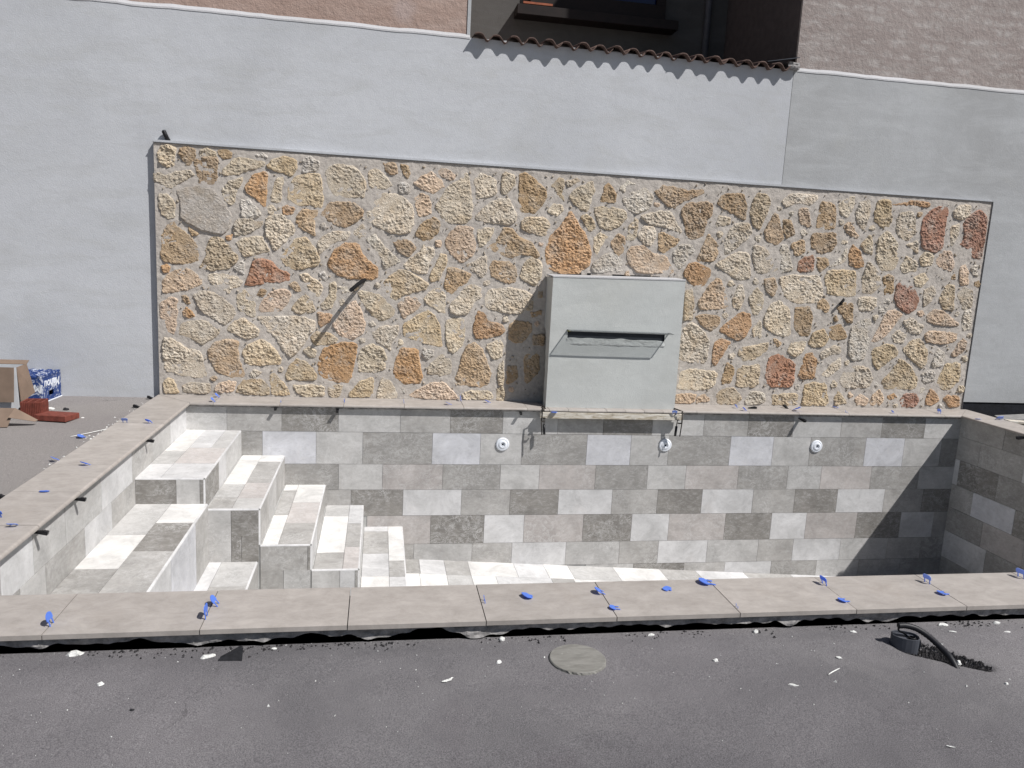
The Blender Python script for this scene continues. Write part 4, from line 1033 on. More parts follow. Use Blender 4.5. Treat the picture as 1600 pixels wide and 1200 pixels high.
# lower steps along the left wall
BNZ, LDZ = -0.500, -1.000
s = box('step', -SY - .05, .5 - TH - .0005, -D - .1, SYF + .002, -1.8, BNZ - TH - .0005, grout, pool)
for (x0, x1, y0, y1, c) in [(-SY, .22, -2.3, SYF, 'ml'), (-SY, .22, -2.9, -2.3, 'W'), (-SY, .22, -3.5, -2.9, 's'), (-SY, .22, -D, -3.5, 'l'), (.22, .5, -2.06, SYF, 'W'), (.22, .5, -2.61, -2.06, 'd'), (.22, .5, -3.29, -2.61, 'm'), (.22, .5, -3.5, -3.29, 'W'), (.22, .5, -D, -3.5, 'm')]:
    tile(s, 'z', BNZ, x0, x1 - (NR - GAP if x1 == .5 else 0), y0, y1, c, -1)
for (y0, y1, c) in [(-2.05, SYF, 'm'), (-2.75, -2.05, 'lb'), (-3.4, -2.75, 'l'), (-D, -3.4, 'ml')]: tile(s, 'x', .5, y0, y1, LDZ - .004, BNZ - NR + GAP, c, -1)
nose(s, (.5, -D, BNZ), (.5, SYF, BNZ), (0, 0, 1), (1, 0, 0))
s = box('step', .49, .885 - TH - .0005, -D - .1, SYF + .002, -1.8, LDZ - TH - .0005, grout, pool)
for (x0, x1, y0, y1, c) in [(.5, .60, -2.2, SYF, 'l'), (.60, .885, -2.1, SYF, 'ml'), (.5, .60, -D, -2.2, 'W'), (.60, .885, -2.7, -2.1, 'm'), (.60, .885, -D, -2.7, 'l')]:
    tile(s, 'z', LDZ, x0, x1 - (NR - GAP if x1 == .885 else 0), y0, y1, c, -1)
for (y0, y1, c) in [(-2.1, SYF, 'm'), (-D, -2.1, 'l')]: tile(s, 'x', .885, y0, y1, -1.66, LDZ - NR + GAP, c, -1)
nose(s, (.885, -D, LDZ), (.885, SYF, LDZ), (0, 0, 1), (1, 0, 0))

# coping stones
CTH = 0.021
def coping(quad_xy, inner, col):
    """quad_xy: 4 plan corners; inner: index pair of the edge over the pool."""
    bm = bmesh.new(); t = [bm.verts.new((x, y, 0.0)) for x, y in quad_xy]; lo = [bm.verts.new((x, y, -CTH)) for x, y in quad_xy]
    bm.faces.new(t); bm.faces.new(lo[::-1])
    for i in range(4): bm.faces.new((t[i], lo[i], lo[(i + 1) % 4], t[(i + 1) % 4]))
    bmesh.ops.recalc_face_normals(bm, faces=bm.faces[:]); bm.edges.ensure_lookup_table()
    ie = [e for e in bm.edges if {e.verts[0], e.verts[1]} == {t[inner[0]], t[inner[1]]}]
    oe = [e for e in bm.edges if e not in ie and e.verts[0].co.z == 0 and e.verts[1].co.z == 0]
    bmesh.ops.bevel(bm, geom=ie, offset=0.015, segments=4, profile=0.5, affect='EDGES')
    dz = random.uniform(-0.0012, 0.0012)
    for v in bm.verts: v.co.z += dz
    r, g_, b_ = col; f = random.uniform(0.975, 1.02)
    return bobj('coping_stone', bm, M['coping'], pool, color=srgb(r * f, g_ * f, b_ * f, 1.48))
CB = (194, 187, 181); CG = 0.0021
XJn = [-0.09 - 0.6045, -0.09 - 0.0] 
jn = [0.5145 + 0.6045 * k for k in range(-1, 14)]
jn = [j for j in jn if -0.2 < j < W + 0.2]
xs_ = [-CW] + jn + [W + CW]
for i in range(len(xs_) - 1):
    a, b_ = xs_[i], xs_[i + 1]
    q = [(a + CG, -D - CW), (b_ - CG, -D - CW), (b_ - CG, -D), (a + CG, -D)]
    if i == 0: q = [(-CW, -D - CW), (b_ - CG, -D - CW), (b_ - CG, -D), (0.002, -D)]
    if i == len(xs_) - 2: q = [(a + CG, -D - CW), (W + CW, -D - CW), (W - 0.002, -D), (a + CG, -D)]
    coping(q, (2, 3), CB)
jb = [.22, .859, 1.491, 2.108, 2.728, 3.41, 3.585]
def back_run(L, mitre_l=False, mitre_r=False):
    for i in range(len(L) - 1):
        a, b_ = L[i], L[i + 1]; q = [(a + CG, 0), (b_ - CG, 0), (b_ - CG, CW), (a + CG, CW)]
        if mitre_l and i == 0: q = [(0.002, 0), (b_ - CG, 0), (b_ - CG, CW), (-CW + .002, CW)]
        if mitre_r and i == len(L) - 2: q = [(a + CG, 0), (W - .002, 0), (W + CW - .002, CW), (a + CG, CW)]
        coping(q, (0, 1), CB)
back_run([0] + jb, mitre_l=True); back_run([5.125, 5.324, 5.948, 6.557, 7.181, 7.80, 8.424, W], mitre_r=True)
box('bedding', 3.585, 5.125, BY + 0.03, CW, -CTH, -0.002, M['bed_mortar'], pool)
nj = [3.587, 3.640, 3.853, 4.066, 4.279, 4.492, 4.705, 4.918, 5.124]
for i in range(len(nj) - 1):                      # narrow pieces in front of the waterfall block
    a, b_ = nj[i] + CG, nj[i + 1] - CG
    coping([(a, -0.034), (b_, -0.034), (b_, BY - 0.001 if 3.63 < a < 5.08 else 0.2), (a, BY - 0.001 if 3.63 < a < 5.08 else 0.2)], (0, 1), CB)
jl = [0, -.31, -.914, -1.561, -2.242, -2.849, -3.458, -4.06, -D]
for i in range(len(jl) - 1):
    a, b_ = jl[i], jl[i + 1]
    q = [(-CW, b_ + CG), (0, b_ + CG), (0, a - CG), (-CW, a - CG)]
    if i == 0: q = [(-CW, b_ + CG), (0, b_ + CG), (0, -.002), (-CW, CW - .002)]
    if i == len(jl) - 2: q = [(-CW, -D - CW + .004), (0, -D + .004), (0, a - CG), (-CW, a - CG)]
    coping(q, (1, 2), CB)
jr = [0, -.165, -.78, -1.39, -2.0, -2.6, -3.2, -3.8, -D]
for i in range(len(jr) - 1):
    a, b_ = jr[i], jr[i + 1]
    q = [(W, b_ + CG), (W + CW, b_ + CG), (W + CW, a - CG), (W, a - CG)]
    if i == 0: q = [(W, b_ + CG), (W + CW, b_ + CG), (W + CW, CW - .002), (W, -.002)]
    if i == len(jr) - 2: q = [(W, -D + .004), (W + CW, -D - CW + .004), (W + CW, a - CG), (W, a - CG)]
    coping(q, (0, 3), CB)
# curb under the coping: black membrane with ragged bedding mortar
box('curb', -CW + 0.03, W + CW - 0.03, YF + 0.034, -D - 0.36, -0.5, -CTH - 0.001, M['bitumen'], pool)
box('curb', -CW + 0.03, -0.36, -D - 0.36, CW, -0.5, -CTH - 0.001, M['bed_mortar'], pool); box('curb', W + 0.36, W + CW - 0.03, -D - 0.36, CW, -0.5, -CTH - 0.001, M['bitumen'], pool)
ragged('bedding', -CW + 0.03, W + CW - 0.04, YF + 0.021, YF + 0.06, -0.060, -CTH - 0.0005, M['bed_mortar'], pool, 0.015, 0.012, 31, 0.045)
ragged('bedding', -0.03, W + 0.03, SY - 0.008, SY + 0.03, -0.045, -CTH - 0.0005, M['bed_mortar'], pool, 0.03, 0.010, 33, 0.012)

# water inlets
for x, z in ((3.157, -0.395), (4.985, -0.388), (6.813, -0.386)):
    x, z = off(x, z)
    fl_ = lathe('water_inlet', [(0.072, 0), (0.074, 0.007), (0.068, 0.014), (0.056, 0.019), (0.053, 0.0165), (0.050, 0.019), (0.036, 0.025), (0.024, 0.028), (0.022, 0.022), (0.0215, 0.008)], (x, SY, z), (0, -1, 0), M['white_plastic'], pool, 32)
    lathe('nozzle', [(0.021, 0.006), (0.020, 0.018), (0.017, 0.022), (0.012, 0.023), (0.0115, 0.012)], (x, SY, z), (0, -1, 0), M['white_plastic'], fl_, 20)
    lathe('nozzle_hole', [(0.011, 0.011), (0.0105, 0.0135)], (x, SY, z), (0, -1, 0), M['black'], fl_, 16)

# ---------------------------------------------------------------- things fixed to or lying on walls
def thing_mesh(o, label, cat, group=None): return tag(o, label, cat, group)
rod = empty('pipe', (1.671, PAN, 1.268), 'thin black pipe in the stone wall left of the waterfall block, casting a long shadow', 'pipe', 'pipe stubs in the wall')
A = Vector((0, 0, 0)); Bp = Vector((1.5414, 0.084755, 1.169)) - Vector((1.671, PAN, 1.268))
tube('tube', [A + Vector((0, .05, .016)), A, A.lerp(Bp, .5) + Vector((0, 0, .008)), Bp], 0.0195, M['rod'], rod, 12)
tube('liner', [Bp - (Bp - A).normalized() * 0.004, Bp + (Bp - A).normalized() * 0.018], 0.0105, M['black'], rod, 10)
r2 = empty('pipe', (7.187, PAN, 1.279), 'short black pipe stub in the stone wall right of the waterfall block', 'pipe', 'pipe stubs in the wall')
Bp = Vector((7.1206, 0.352, 1.227)) - Vector((7.187, PAN, 1.279))
tube('tube', [Vector((0, .04, .03)), Vector((0, 0, 0)), Bp], 0.016, M['rod'], r2, 12)
tube('liner', [Bp * .98, Bp * 1.08], 0.009, M['pvc_grey'], r2, 10)
r3 = empty('pipe', (-0.262, YW, 2.555), 'black bent pipe end poking up above the top left corner of the stone wall', 'pipe', 'pipe stubs in the wall')
tube('tube', spline([(0.004, .03, -0.012), (0, -.012, -0.004), (-.012, -.032, .028), (-.030, -.034, .070)], 5), 0.021, M['black'], r3, 12)
tube('liner', [(-.030, -.034, .070), (-.0335, -.034, .077)], 0.014, M['pvc_grey'], r3, 10)

# plaster-smeared batten clamped under the narrow coping pieces
bat = box('batten', 3.545, 5.150, -0.040, -0.006, -0.098, -0.031, M['batten'], bevel=0.003)
tag(bat, 'plaster-smeared wooden batten clamped along the pool edge under the waterfall block', 'batten')
def clamp(x, lab, flip):
    c = empty('clamp', (x, -0.030, -0.006), lab, 'clamp', 'clamps holding the batten')
    s = flip
    tube('frame', [(0, .115, .016), (0, .055, .020), (0, -.045, .026), (0.03 * s, -.050, .020), (0.034 * s, -.052, -.11), (0.030 * s, -.05, -.116), (0.0, -.046, -.118), (0, -.03, -.118)], 0.0075, M['rust'], c, 8)
    tube('screw', [(0, -.004, -.082), (-.006 * s, -.006, -.165)], 0.0055, M['rust'], c, 8)
    tube('handle', [(-.006 * s, -.006, -.160), (-.013 * s, -.008, -.268)], 0.0135, M['black'], c, 10)
    tube('bar', [(0.036 * s, -.053, -.10), (0.022 * s, -.055, -.262)], 0.0065, M['rust'], c, 8)
    box('jaw', -.014, .014, -.028, .014, -.090, -.0815, M['rust'], c)
    return c
clamp(3.585, 'rusty clamp gripping the left end of the batten', -1)
clamp(5.090, 'rusty clamp gripping the right end of the batten', 1)

# ---------------------------------------------------------------- levelling clips
def clip_mesh(kind):
    bm = bmesh.new(); T = 0.0011
    def add(poly):
        lo = [bm.verts.new((-T, y, z)) for y, z in poly]; hi = [bm.verts.new((T, y, z)) for y, z in poly]; n = len(poly)
        bm.faces.new(lo[::-1]); bm.faces.new(hi)
        for i in range(n): bm.faces.new((lo[i], lo[(i + 1) % n], hi[(i + 1) % n], hi[i]))
    if kind in ('stand', 'oval'):
        add([(-.016, -.004), (-.011, -.004), (-.0105, .020), (-.0155, .020)]); add([(.011, -.004), (.016, -.004), (.0155, .020), (.0105, .020)])
        top = [(-.022, .0195)] + [(-.022 * math.cos(math.pi * k / 10), .030 + .016 * math.sin(math.pi * k / 10)) for k in range(11)] + [(.022, .0195)]
        if kind == 'stand': top = [(-.021, .0195), (-.022, .036), (-.015, .042), (.015, .042), (.022, .036), (.021, .0195)]
        add(top)
    elif kind == 'flat':
        add([(-.024, .004), (-.020, .0), (.020, .0), (.024, .004), (.026, .016), (.021, .027), (.010, .031), (-.010, .031), (-.021, .027), (-.026, .016)])
        add([(-.006, -.010), (.006, -.010), (.005, -.0005), (-.005, -.0005)])
    elif kind == 'stub':
        add([(-.014, -.004), (-.010, -.004), (-.009, .013), (-.013, .015)]); add([(.008, -.004), (.012, -.004), (.012, .020), (.008, .018)])
    elif kind == 'bar':
        add([(-.008, 0), (.010, .001), (.011, .055), (.002, .060), (-.007, .055)]); add([(-.013, .045), (-.0075, .045), (-.0075, .052), (-.013, .052)])
    bmesh.ops.recalc_face_normals(bm, faces=bm.faces[:]); me = bpy.data.meshes.new('levelling_clip'); bm.to_mesh(me); bm.free(); return me
CM = {k: clip_mesh(k) for k in ('stand', 'oval', 'flat', 'stub', 'bar')}
for m_ in list(CM.values()): m_.materials.append(M['blue_clip'])
CMP = {k: m_.copy() for k, m_ in CM.items()}
for m_ in CMP.values(): m_.materials[0] = M['pale_clip']
def clip(kind, x, y, z, yaw, tilt, label, s=1.0, pale=False, roll=0):
    o = bpy.data.objects.new('levelling_clip', (CMP if pale else CM)[kind]); link(o)
    s *= 1.1; o.location = (x, y, z); o.scale = (s, s, s)
    o.rotation_euler = (Matrix.Rotation(math.radians(yaw), 3, 'Z') @ Matrix.Rotation(math.radians(tilt), 3, 'Y') @ Matrix.Rotation(math.radians(roll), 3, 'X')).to_euler()
    return tag(o, label, 'levelling clip', 'levelling clips along the coping')
CL = [
 ('oval', .520, -4.650, .0, 0, -16, 'blue clip leaning over the leftmost visible joint of the front coping', 1.12, False),
 ('oval', 1.150, -4.510, .0, 0, -36, 'round-topped blue clip at the second front joint, nearer the water side', 1.1, False),
 ('stand', 1.124, -4.626, .0, 0, -4, 'thin upright blue clip at the second front joint, nearer the outer edge', 1.25, False),
 ('stub', 2.346, -4.546, .0, 0, -8, 'thin broken blue clip in the fourth front joint, seen edge-on', 1.2, False),
 ('flat', 2.57, -4.505, .006, 20, -76, 'flat blue clip piece lying on the front coping below the left water inlet', 1.15, False),
 ('oval', 2.945, -4.485, .0, 0, -62, 'oval blue clip at the fifth front joint, nearer the water side', 1.1, False),
 ('oval', 2.965, -4.655, .003, 0, -80, 'blue clip lying across the fifth front joint near the outer edge', .9, False),
 ('flat', 3.285, -4.475, .004, -50, -85, 'small flat blue clip fragment on the front coping, lying near the large flat one', .95, False),
 ('oval', 3.545, -4.405, .003, 0, -78, 'large blue oval clip lying at the water end of the sixth front joint', 1.5, False),
 ('stub', 3.547, -4.680, .0, 0, -5, 'tiny broken clip stub at the outer end of the sixth front joint', .8, True),
 ('stand', 4.146, -4.450, .0, 8, -22, 'upright bright blue clip at the seventh front joint, nearer the water side', 1.05, False),
 ('oval', 4.150, -4.640, .003, 15, -80, 'blue clip tilted over the seventh front joint near the outer edge', 1.0, False),
 ('stand', 4.737, -4.462, .0, 12, -14, 'pale translucent clip standing in the eighth front joint', 1.05, True),
 ('oval', 4.745, -4.590, .003, 15, -80, 'blue clip tilted over the middle of the eighth front joint', 1.05, False),
 ('stand', 5.345, -4.425, .0, 12, -16, 'pale translucent clip in the front joint at the right edge of the picture', 1.15, True),
 ('oval', -.265, -3.330, .0, 90, -30, 'blue clip cut by the left edge of the picture on the left coping', 1.3, False),
 ('stand', -.125, -3.455, .0, 90, -62, 'pale blue clip lying on its side at the nearest left coping joint', 1.1, True),
 ('flat', -.205, -2.850, .004, 90, -80, 'small flat blue clip at the second nearest left coping joint', 1.0, False),
 ('oval', -.165, -2.235, .0, 60, -60, 'oval blue clip resting near the third nearest left coping joint', 1.25, False),
 ('oval', -.115, -.905, .0, 60, -50, 'blue clip on the far left coping joint beside the pool edge', 1.25, False),
 ('stand', -.322, -.912, .0, 90, -30, 'pale clip on the far left coping joint towards the outer edge', 1.1, True),
 ('stand', .226, .06, .0, 0, -40, 'small blue clip at the first back coping joint, at the pool edge', 1.2, False),
 ('oval', .222, .300, .0, 0, -45, 'oval blue clip at the first back coping joint, against the stone wall', 1.2, False),
 ('stub', .862, .085, .0, 0, -10, 'pale clip stub in the second back coping joint', 1.2, True),
 ('stub', 1.491, .17, .0, 0, -8, 'thin blue clip with dark shadow in the third back coping joint', 1.5, False),
 ('stub', 2.108, .19, .0, 0, -8, 'thin blue clip in the fourth back coping joint', 1.5, True),
 ('oval', 2.600, .137, .004, 20, -66, 'round blue clip lying on the back coping below the ochre stones', 1.25, False),
 ('stand', 2.732, .340, .0, 0, -12, 'upright blue clip in the fifth back joint against the stone wall', 1.3, False),
 ('oval', 3.035, .282, .004, 30, -62, 'round blue clip on the back coping just left of the block shadow', 1.2, False),
 ('stand', 5.905, .215, .0, 0, -30, 'pale clip right of the waterfall block close to the stone wall', 1.1, True),
 ('oval', 5.945, .075, .0, 0, -45, 'blue clip on the pool edge right of the waterfall block', 1.15, False),
 ('stand', 7.245, .36, .004, 40, -75, 'pale clip lying against the stone wall on the right back coping', 1.3, True),
 ('stub', 7.181, .06, .0, 0, -10, 'tiny pale clip stub at the pool edge of the right back coping', 1.2, True),
 ('oval', 7.800, .075, .0, 0, -35, 'small pale clip standing alone at the pool edge on the right back coping', .9, True),
 ('oval', 8.440, .119, .0, 10, -15, 'rounded pale clip near the right back corner of the pool', 1.2, True),
 ('flat', W + .06, -.175, .005, 80, -80, 'pale flat clip at the pool edge of the right coping', 1.2, True),
 ('stand', W + .335, -.165, .0, 90, -50, 'blue and white clip at the outer edge of the right coping', 1.6, True),
 ('stand', W + .40, -.13, .002, 60, -70, 'pale clip hanging over the outer edge of the right coping', 1.2, True),
 ('flat', 3.69, -.036, -.026, 90, -85, 'flat pale blue clip lying on top of the batten at its left end', 1.2, False),
 ('stand', 5.045, -.044, -.030, 70, -30, 'pale blue clip leaning on the batten beside the right clamp', 1.2, True)]
for k in CL: clip(*k)
# bundle of clip bars on the right back coping
for i, (dx, lab) in enumerate(((0, 'blue clip strip in the bundle on the right back coping, leftmost'), (.024, 'blue clip strip in the middle of the bundle on the right back coping'), (.048, 'blue clip strip in the bundle on the right back coping, rightmost'))):
    clip('bar', 6.565 + dx, .145, .010 + .006 * i, 82, -72 + 4 * i, lab, 1.15, False)
clip('flat', -.546, -1.235, gz(-1.2) + .008, 15, -70, 'light blue clip piece lying on the dark ground left of the pool', 1.4, False)
clip('stand', -.470, -1.94, gz(-1.9) + .012, 40, -60, 'blue clip leaning against the outer edge of the left coping', 1.2, False)

# black plastic wedges
def wedge_mesh():
    bm = bmesh.new()
    P = [(-.045, 0), (.050, 0), (.052, .024), (.040, .026), (-.045, .006)]
    lo = [bm.verts.new((x, -.014, z)) for x, z in P]; hi = [bm.verts.new((x, .014, z)) for x, z in P]; n = len(P)
    bm.faces.new(lo); bm.faces.new(hi[::-1])
    for i in range(n): bm.faces.new((lo[i], hi[i], hi[(i + 1) % n], lo[(i + 1) % n]))
    for k in range(4):
        x = -.02 + k * .014
        v = boxv(x, x + .006, -.015, .015, .008 + k * .004, .013 + k * .0045); vs = [bm.verts.new(q) for q in v]
        for f in BOXF: bm.faces.new([vs[i] for i in f])
    bmesh.ops.recalc_face_normals(bm, faces=bm.faces[:]); me = bpy.data.meshes.new('wedge'); bm.to_mesh(me); bm.free(); me.materials.append(M['black']); return me
WM = wedge_mesh()
def wedge(x, y, z, yaw, pitch, lab, s=1.0):
    o = bpy.data.objects.new('wedge', WM); link(o); s *= .85; o.location = (x, y, z); o.scale = (s,) * 3
    o.rotation_euler = (Matrix.Rotation(math.radians(yaw), 3, 'Z') @ Matrix.Rotation(math.radians(pitch), 3, 'Y')).to_euler()
    return tag(o, lab, 'wedge', 'black levelling wedges')
for a in [
 (-.014, -2.85, -.060, 0, 8, 'black wedge poking out under the left coping, second nearest', .95), (-.014, -3.425, -.062, 0, 12, 'black wedge poking out under the left coping, nearest to the front', 1.0),
 (-.016, -1.345, -.058, 0, 10, 'small black wedge poking out under the far half of the left coping', 1.0),
 (-.480, -2.79, gz(-2.8) + .002, 185, -14, 'black wedge on the ground outside the left coping, near the left picture edge', 1.2),
 (-.46, -.07, gz(0) + .002, 180, -12, 'black wedge on the ground against the far outer side of the left coping', 1.1), (-.455, .37, gz(.3) + .002, 190, -16, 'black wedge at the outer left corner of the coping beside the wall', 1.1),
 (.816, .03, -.058, -90, 10, 'black wedge under the back coping above the top step', 1.0), (1.428, .03, -.064, -90, 16, 'black wedge under the back coping at the third joint', 1.15),
 (6.600, .005, -.085, -80, 14, 'black wedge under the right back coping below the clip bundle', 1.3), (6.535, .255, .002, 120, -24, 'dark wedge standing on the right back coping behind the clip bundle', 1.1),
 (6.082, .206, .002, 0, 4, 'flat black wedge on the back coping right of the waterfall block', 1.2),
 (3.34, .028, -.060, -90, 16, 'black wedge under the back coping left of the left clamp', 1.0),
 (W - .006, -.905, -.052, 180, 10, 'black wedge under the right coping at the right edge of the picture', 1.5), (W + .36, -.85, .004, 180, 6, 'black wedge on the right coping at the right edge of the picture', 1.2)]: wedge(*a)
# ---------------------------------------------------------------- loose things on the ground
def rock(name, loc, size, mat, seed, flat=0.5, label=None, cat=None, group=None, rz=0.0, sub=2):
    bm = bmesh.new(); bmesh.ops.create_icosphere(bm, subdivisions=sub, radius=1.0)
    for v in bm.verts:
        k = 1 + 0.45 * noise.noise(v.co * 1.3 + Vector((seed * 3.1, 0, 0))) + 0.16 * noise.noise(v.co * 4 + Vector((seed, 5, 0)))
        v.co = Vector((v.co.x * k * size[0], v.co.y * k * size[1], max(-0.2, v.co.z * k) * size[2]))
    o = bobj(name, bm, mat); o.location = loc; o.rotation_euler = (0, 0, rz)
    return tag(o, label, cat, group)
GP = 'plaster crumbs on the dark ground'
for i, (x, y, a, b_, c, rz, lab) in enumerate([
 (.636, -4.735, .036, .018, .020, .3, 'white plaster lump under the front coping near its left joint'), (1.165, -4.805, .040, .016, .014, .5, 'long white plaster chip on the ground beside the dark shard'),
 (.817, -4.994, .016, .014, .012, 0, 'round white plaster crumb alone on the dark ground at the left'), (2.402, -4.735, .015, .015, .016, 0, 'white plaster lump under the fourth front joint'),
 (2.357, -4.948, .016, .012, .008, .4, 'white plaster crumb left of the round stone cover'), (3.297, -5.009, .014, .012, .014, .2, 'pale square crumb right of the round stone cover'),
 (3.874, -5.025, .014, .010, .006, -.5, 'white crumb on the ground below the seventh front joint'), (3.548, -5.216, .022, .009, .006, -.4, 'elongated white crumb nearest to the camera at right centre'),
 (4.098, -4.790, .018, .010, .008, -.4, 'white chip just under the front coping left of the cable box'), (4.40, -5.115, .016, .012, .018, 0, 'white crumb beside the black hose where it enters the ground'),
 (4.62, -4.745, .030, .012, .012, 0, 'white plaster smear under the front coping above the hose'), (4.92, -4.748, .024, .012, .014, 0, 'white plaster lump under the front coping at the right'),
 (4.60, -4.83, .022, .006, .004, -.3, 'thin white crumb right of the black hose'), (4.88, -4.86, .020, .007, .006, -.2, 'small white crumb near the right edge under the coping'),
 (3.10, -4.745, .020, .012, .012, .2, 'white plaster lump under the front coping right of the cover'), (3.62, -4.745, .020, .012, .014, .2, 'white plaster lump under the sixth front joint'),
 (4.489, -5.287, .012, .009, .010, .1, 'grey crumb below the end of the black hose'), (1.42, -4.745, .014, .008, .006, .2, 'white smear under the second front coping stone')]):
    rock('plaster_chip', (x, y, gz(y) - dip(y) + .001), (a * .85, b_ * .85, c * .85), M['chip'], i + 2, label=lab, cat='plaster chip', group=GP, rz=rz)
def smear(name, x, y, L, wdt, rz, seed, lab):
    V = []; Fc = []; n = 14
    for i in range(n + 1):
        t = i / n - .5; w_ = wdt * (1 - (2 * t) ** 2) * (0.5 + 0.9 * abs(noise.noise(Vector((t * 7, seed, 0))))) + .0008; c = 0.35 * wdt * noise.noise(Vector((t * 4, seed, 3))) + 0.12 * L * (t * t - .1) * (1 if seed % 2 else -1)
        V += [(t * L, c - w_, 0.0006), (t * L, c, 0.003 + .003 * abs(noise.noise(Vector((t * 9, seed, 9))))), (t * L, c + w_, 0.0006)]
    for i in range(n):
        for k in range(2): Fc.append((i * 3 + k, i * 3 + 3 + k, i * 3 + 4 + k, i * 3 + 1 + k))
    o = mobj(name, V, Fc, M['chip']); o.location = (x, y, gz(y) + .004); o.rotation_euler = (0, 0, rz); return tag(o, lab, 'plaster smear', 'plaster smears on the dark ground')
smear('plaster_smear', 2.131, -5.070, .055, .012, .5, 3, 'curved white plaster smear left below the round cover')
smear('plaster_smear', 3.78, -5.135, .09, .004, .5, 4, 'thin white plaster line on the ground at right centre')
smear('plaster_smear', -.50, -1.0, .55, .012, 1.05, 5, 'white plaster streak along the outer edge of the left coping')
smear('plaster_smear', 3.925, -5.655, .03, .004, -.5, 6, 'small white mark near the lower edge right of centre')
sh = mobj('shard', [(-.05, -.012, 0), (.045, -.02, 0), (.03, .03, 0), (-.042, .0, .012), (.048, -.005, .05), (.034, .036, .04), (-.03, .02, 0)], [(0, 1, 4, 3), (1, 2, 5, 4), (3, 4, 5), (3, 5, 6), (6, 5, 2), (0, 3, 6), (0, 6, 2, 1)], M['shard'])
sh.location = (1.264, -4.840, gz(-4.84) + .002); tag(sh, 'triangular dark tile shard standing on the ground below the second front joint', 'shard')
rock('pebble', (.981, -5.171, gz(-5.17)), (.010, .009, .008), M['shard'], 77, label='single black pebble on the dark ground at lower left', cat='pebble', sub=1)
# fine crumbs nobody could count
V = []; Fc = []
def crumb(x, y, z, s):
    b = len(V); r_ = [random.uniform(.6, 1.2) * s for _ in range(4)]; w0 = random.uniform(0, 6.28)
    V.extend([(x + r_[k] * math.cos(w0 + k * 2.09), y + r_[k] * math.sin(w0 + k * 2.09), z - .001) for k in range(3)] + [(x, y, z + r_[3] * .8)])
    Fc.extend([(b, b + 1, b + 3), (b + 1, b + 2, b + 3), (b + 2, b, b + 3)])
for i in range(480):
    x = random.uniform(-.3, 5.6); y = YF + .03 - abs(random.gauss(0, .5)) if random.random() < .6 else random.uniform(-6.4, YF)
    if pit_depth(x, y) > .002: continue
    crumb(x, y, gz(y) - dip(y) + .002, min(.009, .0011 * math.exp(abs(random.gauss(0, .8)))))
for i in range(160):
    y = random.uniform(-2.2, .2); x = -CW - abs(random.gauss(0, .05)) - .005; crumb(x, y, gz(y) + .002, random.uniform(.003, .012))
tag(mobj('plaster_crumbs', V, Fc, M['chip']), kind='stuff')
V = []; Fc = []
for i in range(700):
    x = random.uniform(-.3, 5.6); y = YF + .02 - abs(random.gauss(0, .035)); 
    if noise.noise(Vector((x * 3, 0, 8))) < -.05: continue
    crumb(x, y, gz(y) - dip(y) + .002, random.uniform(.002, .010))
for i in range(2600):
    t = random.random(); p = Vector(PIT[0]).lerp(Vector(PIT[1]), t * 1.08 - .02) + Vector((random.gauss(0, .042), random.gauss(0, .042))) * (1.0 - .5 * t)
    dp = pit_depth(p.x, p.y)
    if dp < .006: continue
    crumb(p.x, p.y, gz(p.y) - dp + .002, random.uniform(.003, .010))
tag(mobj('loose_gravel', V, Fc, M['gravel']), kind='stuff')

# round stone cover let into the ground
cx, cy = 2.695, -4.955
cv = empty('round_cover', (cx, cy, gz(cy)), 'round grey stone cover set in the dark ground in front of the pool', 'cover')
bm = bmesh.new(); N = 40; ring = []
for j, (rr, z) in enumerate([(.122, -.004), (.122, .007), (.118, .011)]):
    ring.append([bm.verts.new((rr * (1 + .012 * noise.noise(Vector((math.cos(k / N * 6.283) * 3, math.sin(k / N * 6.283) * 3, 2)))) * math.cos(2 * math.pi * k / N), rr * .98 * (1 + .015 * noise.noise(Vector((math.cos(k / N * 6.283) * 4, math.sin(k / N * 6.283) * 4, 7)))) * math.sin(2 * math.pi * k / N), z)) for k in range(N)])
for j in range(2):
    for k in range(N): bm.faces.new((ring[j][k], ring[j][(k + 1) % N], ring[j + 1][(k + 1) % N], ring[j + 1][k]))
bm.faces.new(ring[2]); bobj('disc', bm, M['cover'], cv)
V = []; Fc = []
for k in range(23):
    w = math.radians(215 + k * 5.5); a = .118 + .006 * noise.noise(Vector((k * .7, 1, 2))); b2 = .124 + .006 * noise.noise(Vector((k * .9, 5, 2)))
    V += [(a * math.cos(w), a * math.sin(w) * .98, .002), (a * 1.03 * math.cos(w), a * 1.03 * math.sin(w) * .98, .010), (b2 * math.cos(w), b2 * math.sin(w) * .98, .001)]
for k in range(22):
    for q in range(2): Fc.append((k * 3 + q, k * 3 + 1 + q, k * 3 + 4 + q, k * 3 + 3 + q))
mobj('rim_mortar', V, Fc, M['cover'], cv)

# cable box and hose
bxo = (4.262, -4.935, gz(-4.935) - .012)
jb_ = empty('cable_box', bxo, 'dark grey round-backed plastic cable box set in a hole in the ground', 'cable box', rz=math.radians(-28))
def cup(name, sx, sy, h0, h1, th, mat, parent, n=24):
    V = []; Fc = []
    def out(k, g_):
        w = 2 * math.pi * k / n; c, s = math.cos(w), math.sin(w); e = 0.62 if c > 0 else 1.0
        return (math.copysign(abs(c) ** e, c) * (sx - g_), math.copysign(abs(s) ** e, s) * (sy - g_))
    for g_, z in ((0, h0), (0, h1), (th, h1), (th, h0 + .012)):
        for k in range(n): x, y = out(k, g_); V.append((x, y, z))
    for j in range(3):
        for k in range(n): Fc.append((j * n + k, j * n + (k + 1) % n, (j + 1) * n + (k + 1) % n, (j + 1) * n + k))
    Fc.append(tuple(range(3 * n, 4 * n))); return mobj(name, V, Fc, mat, parent)
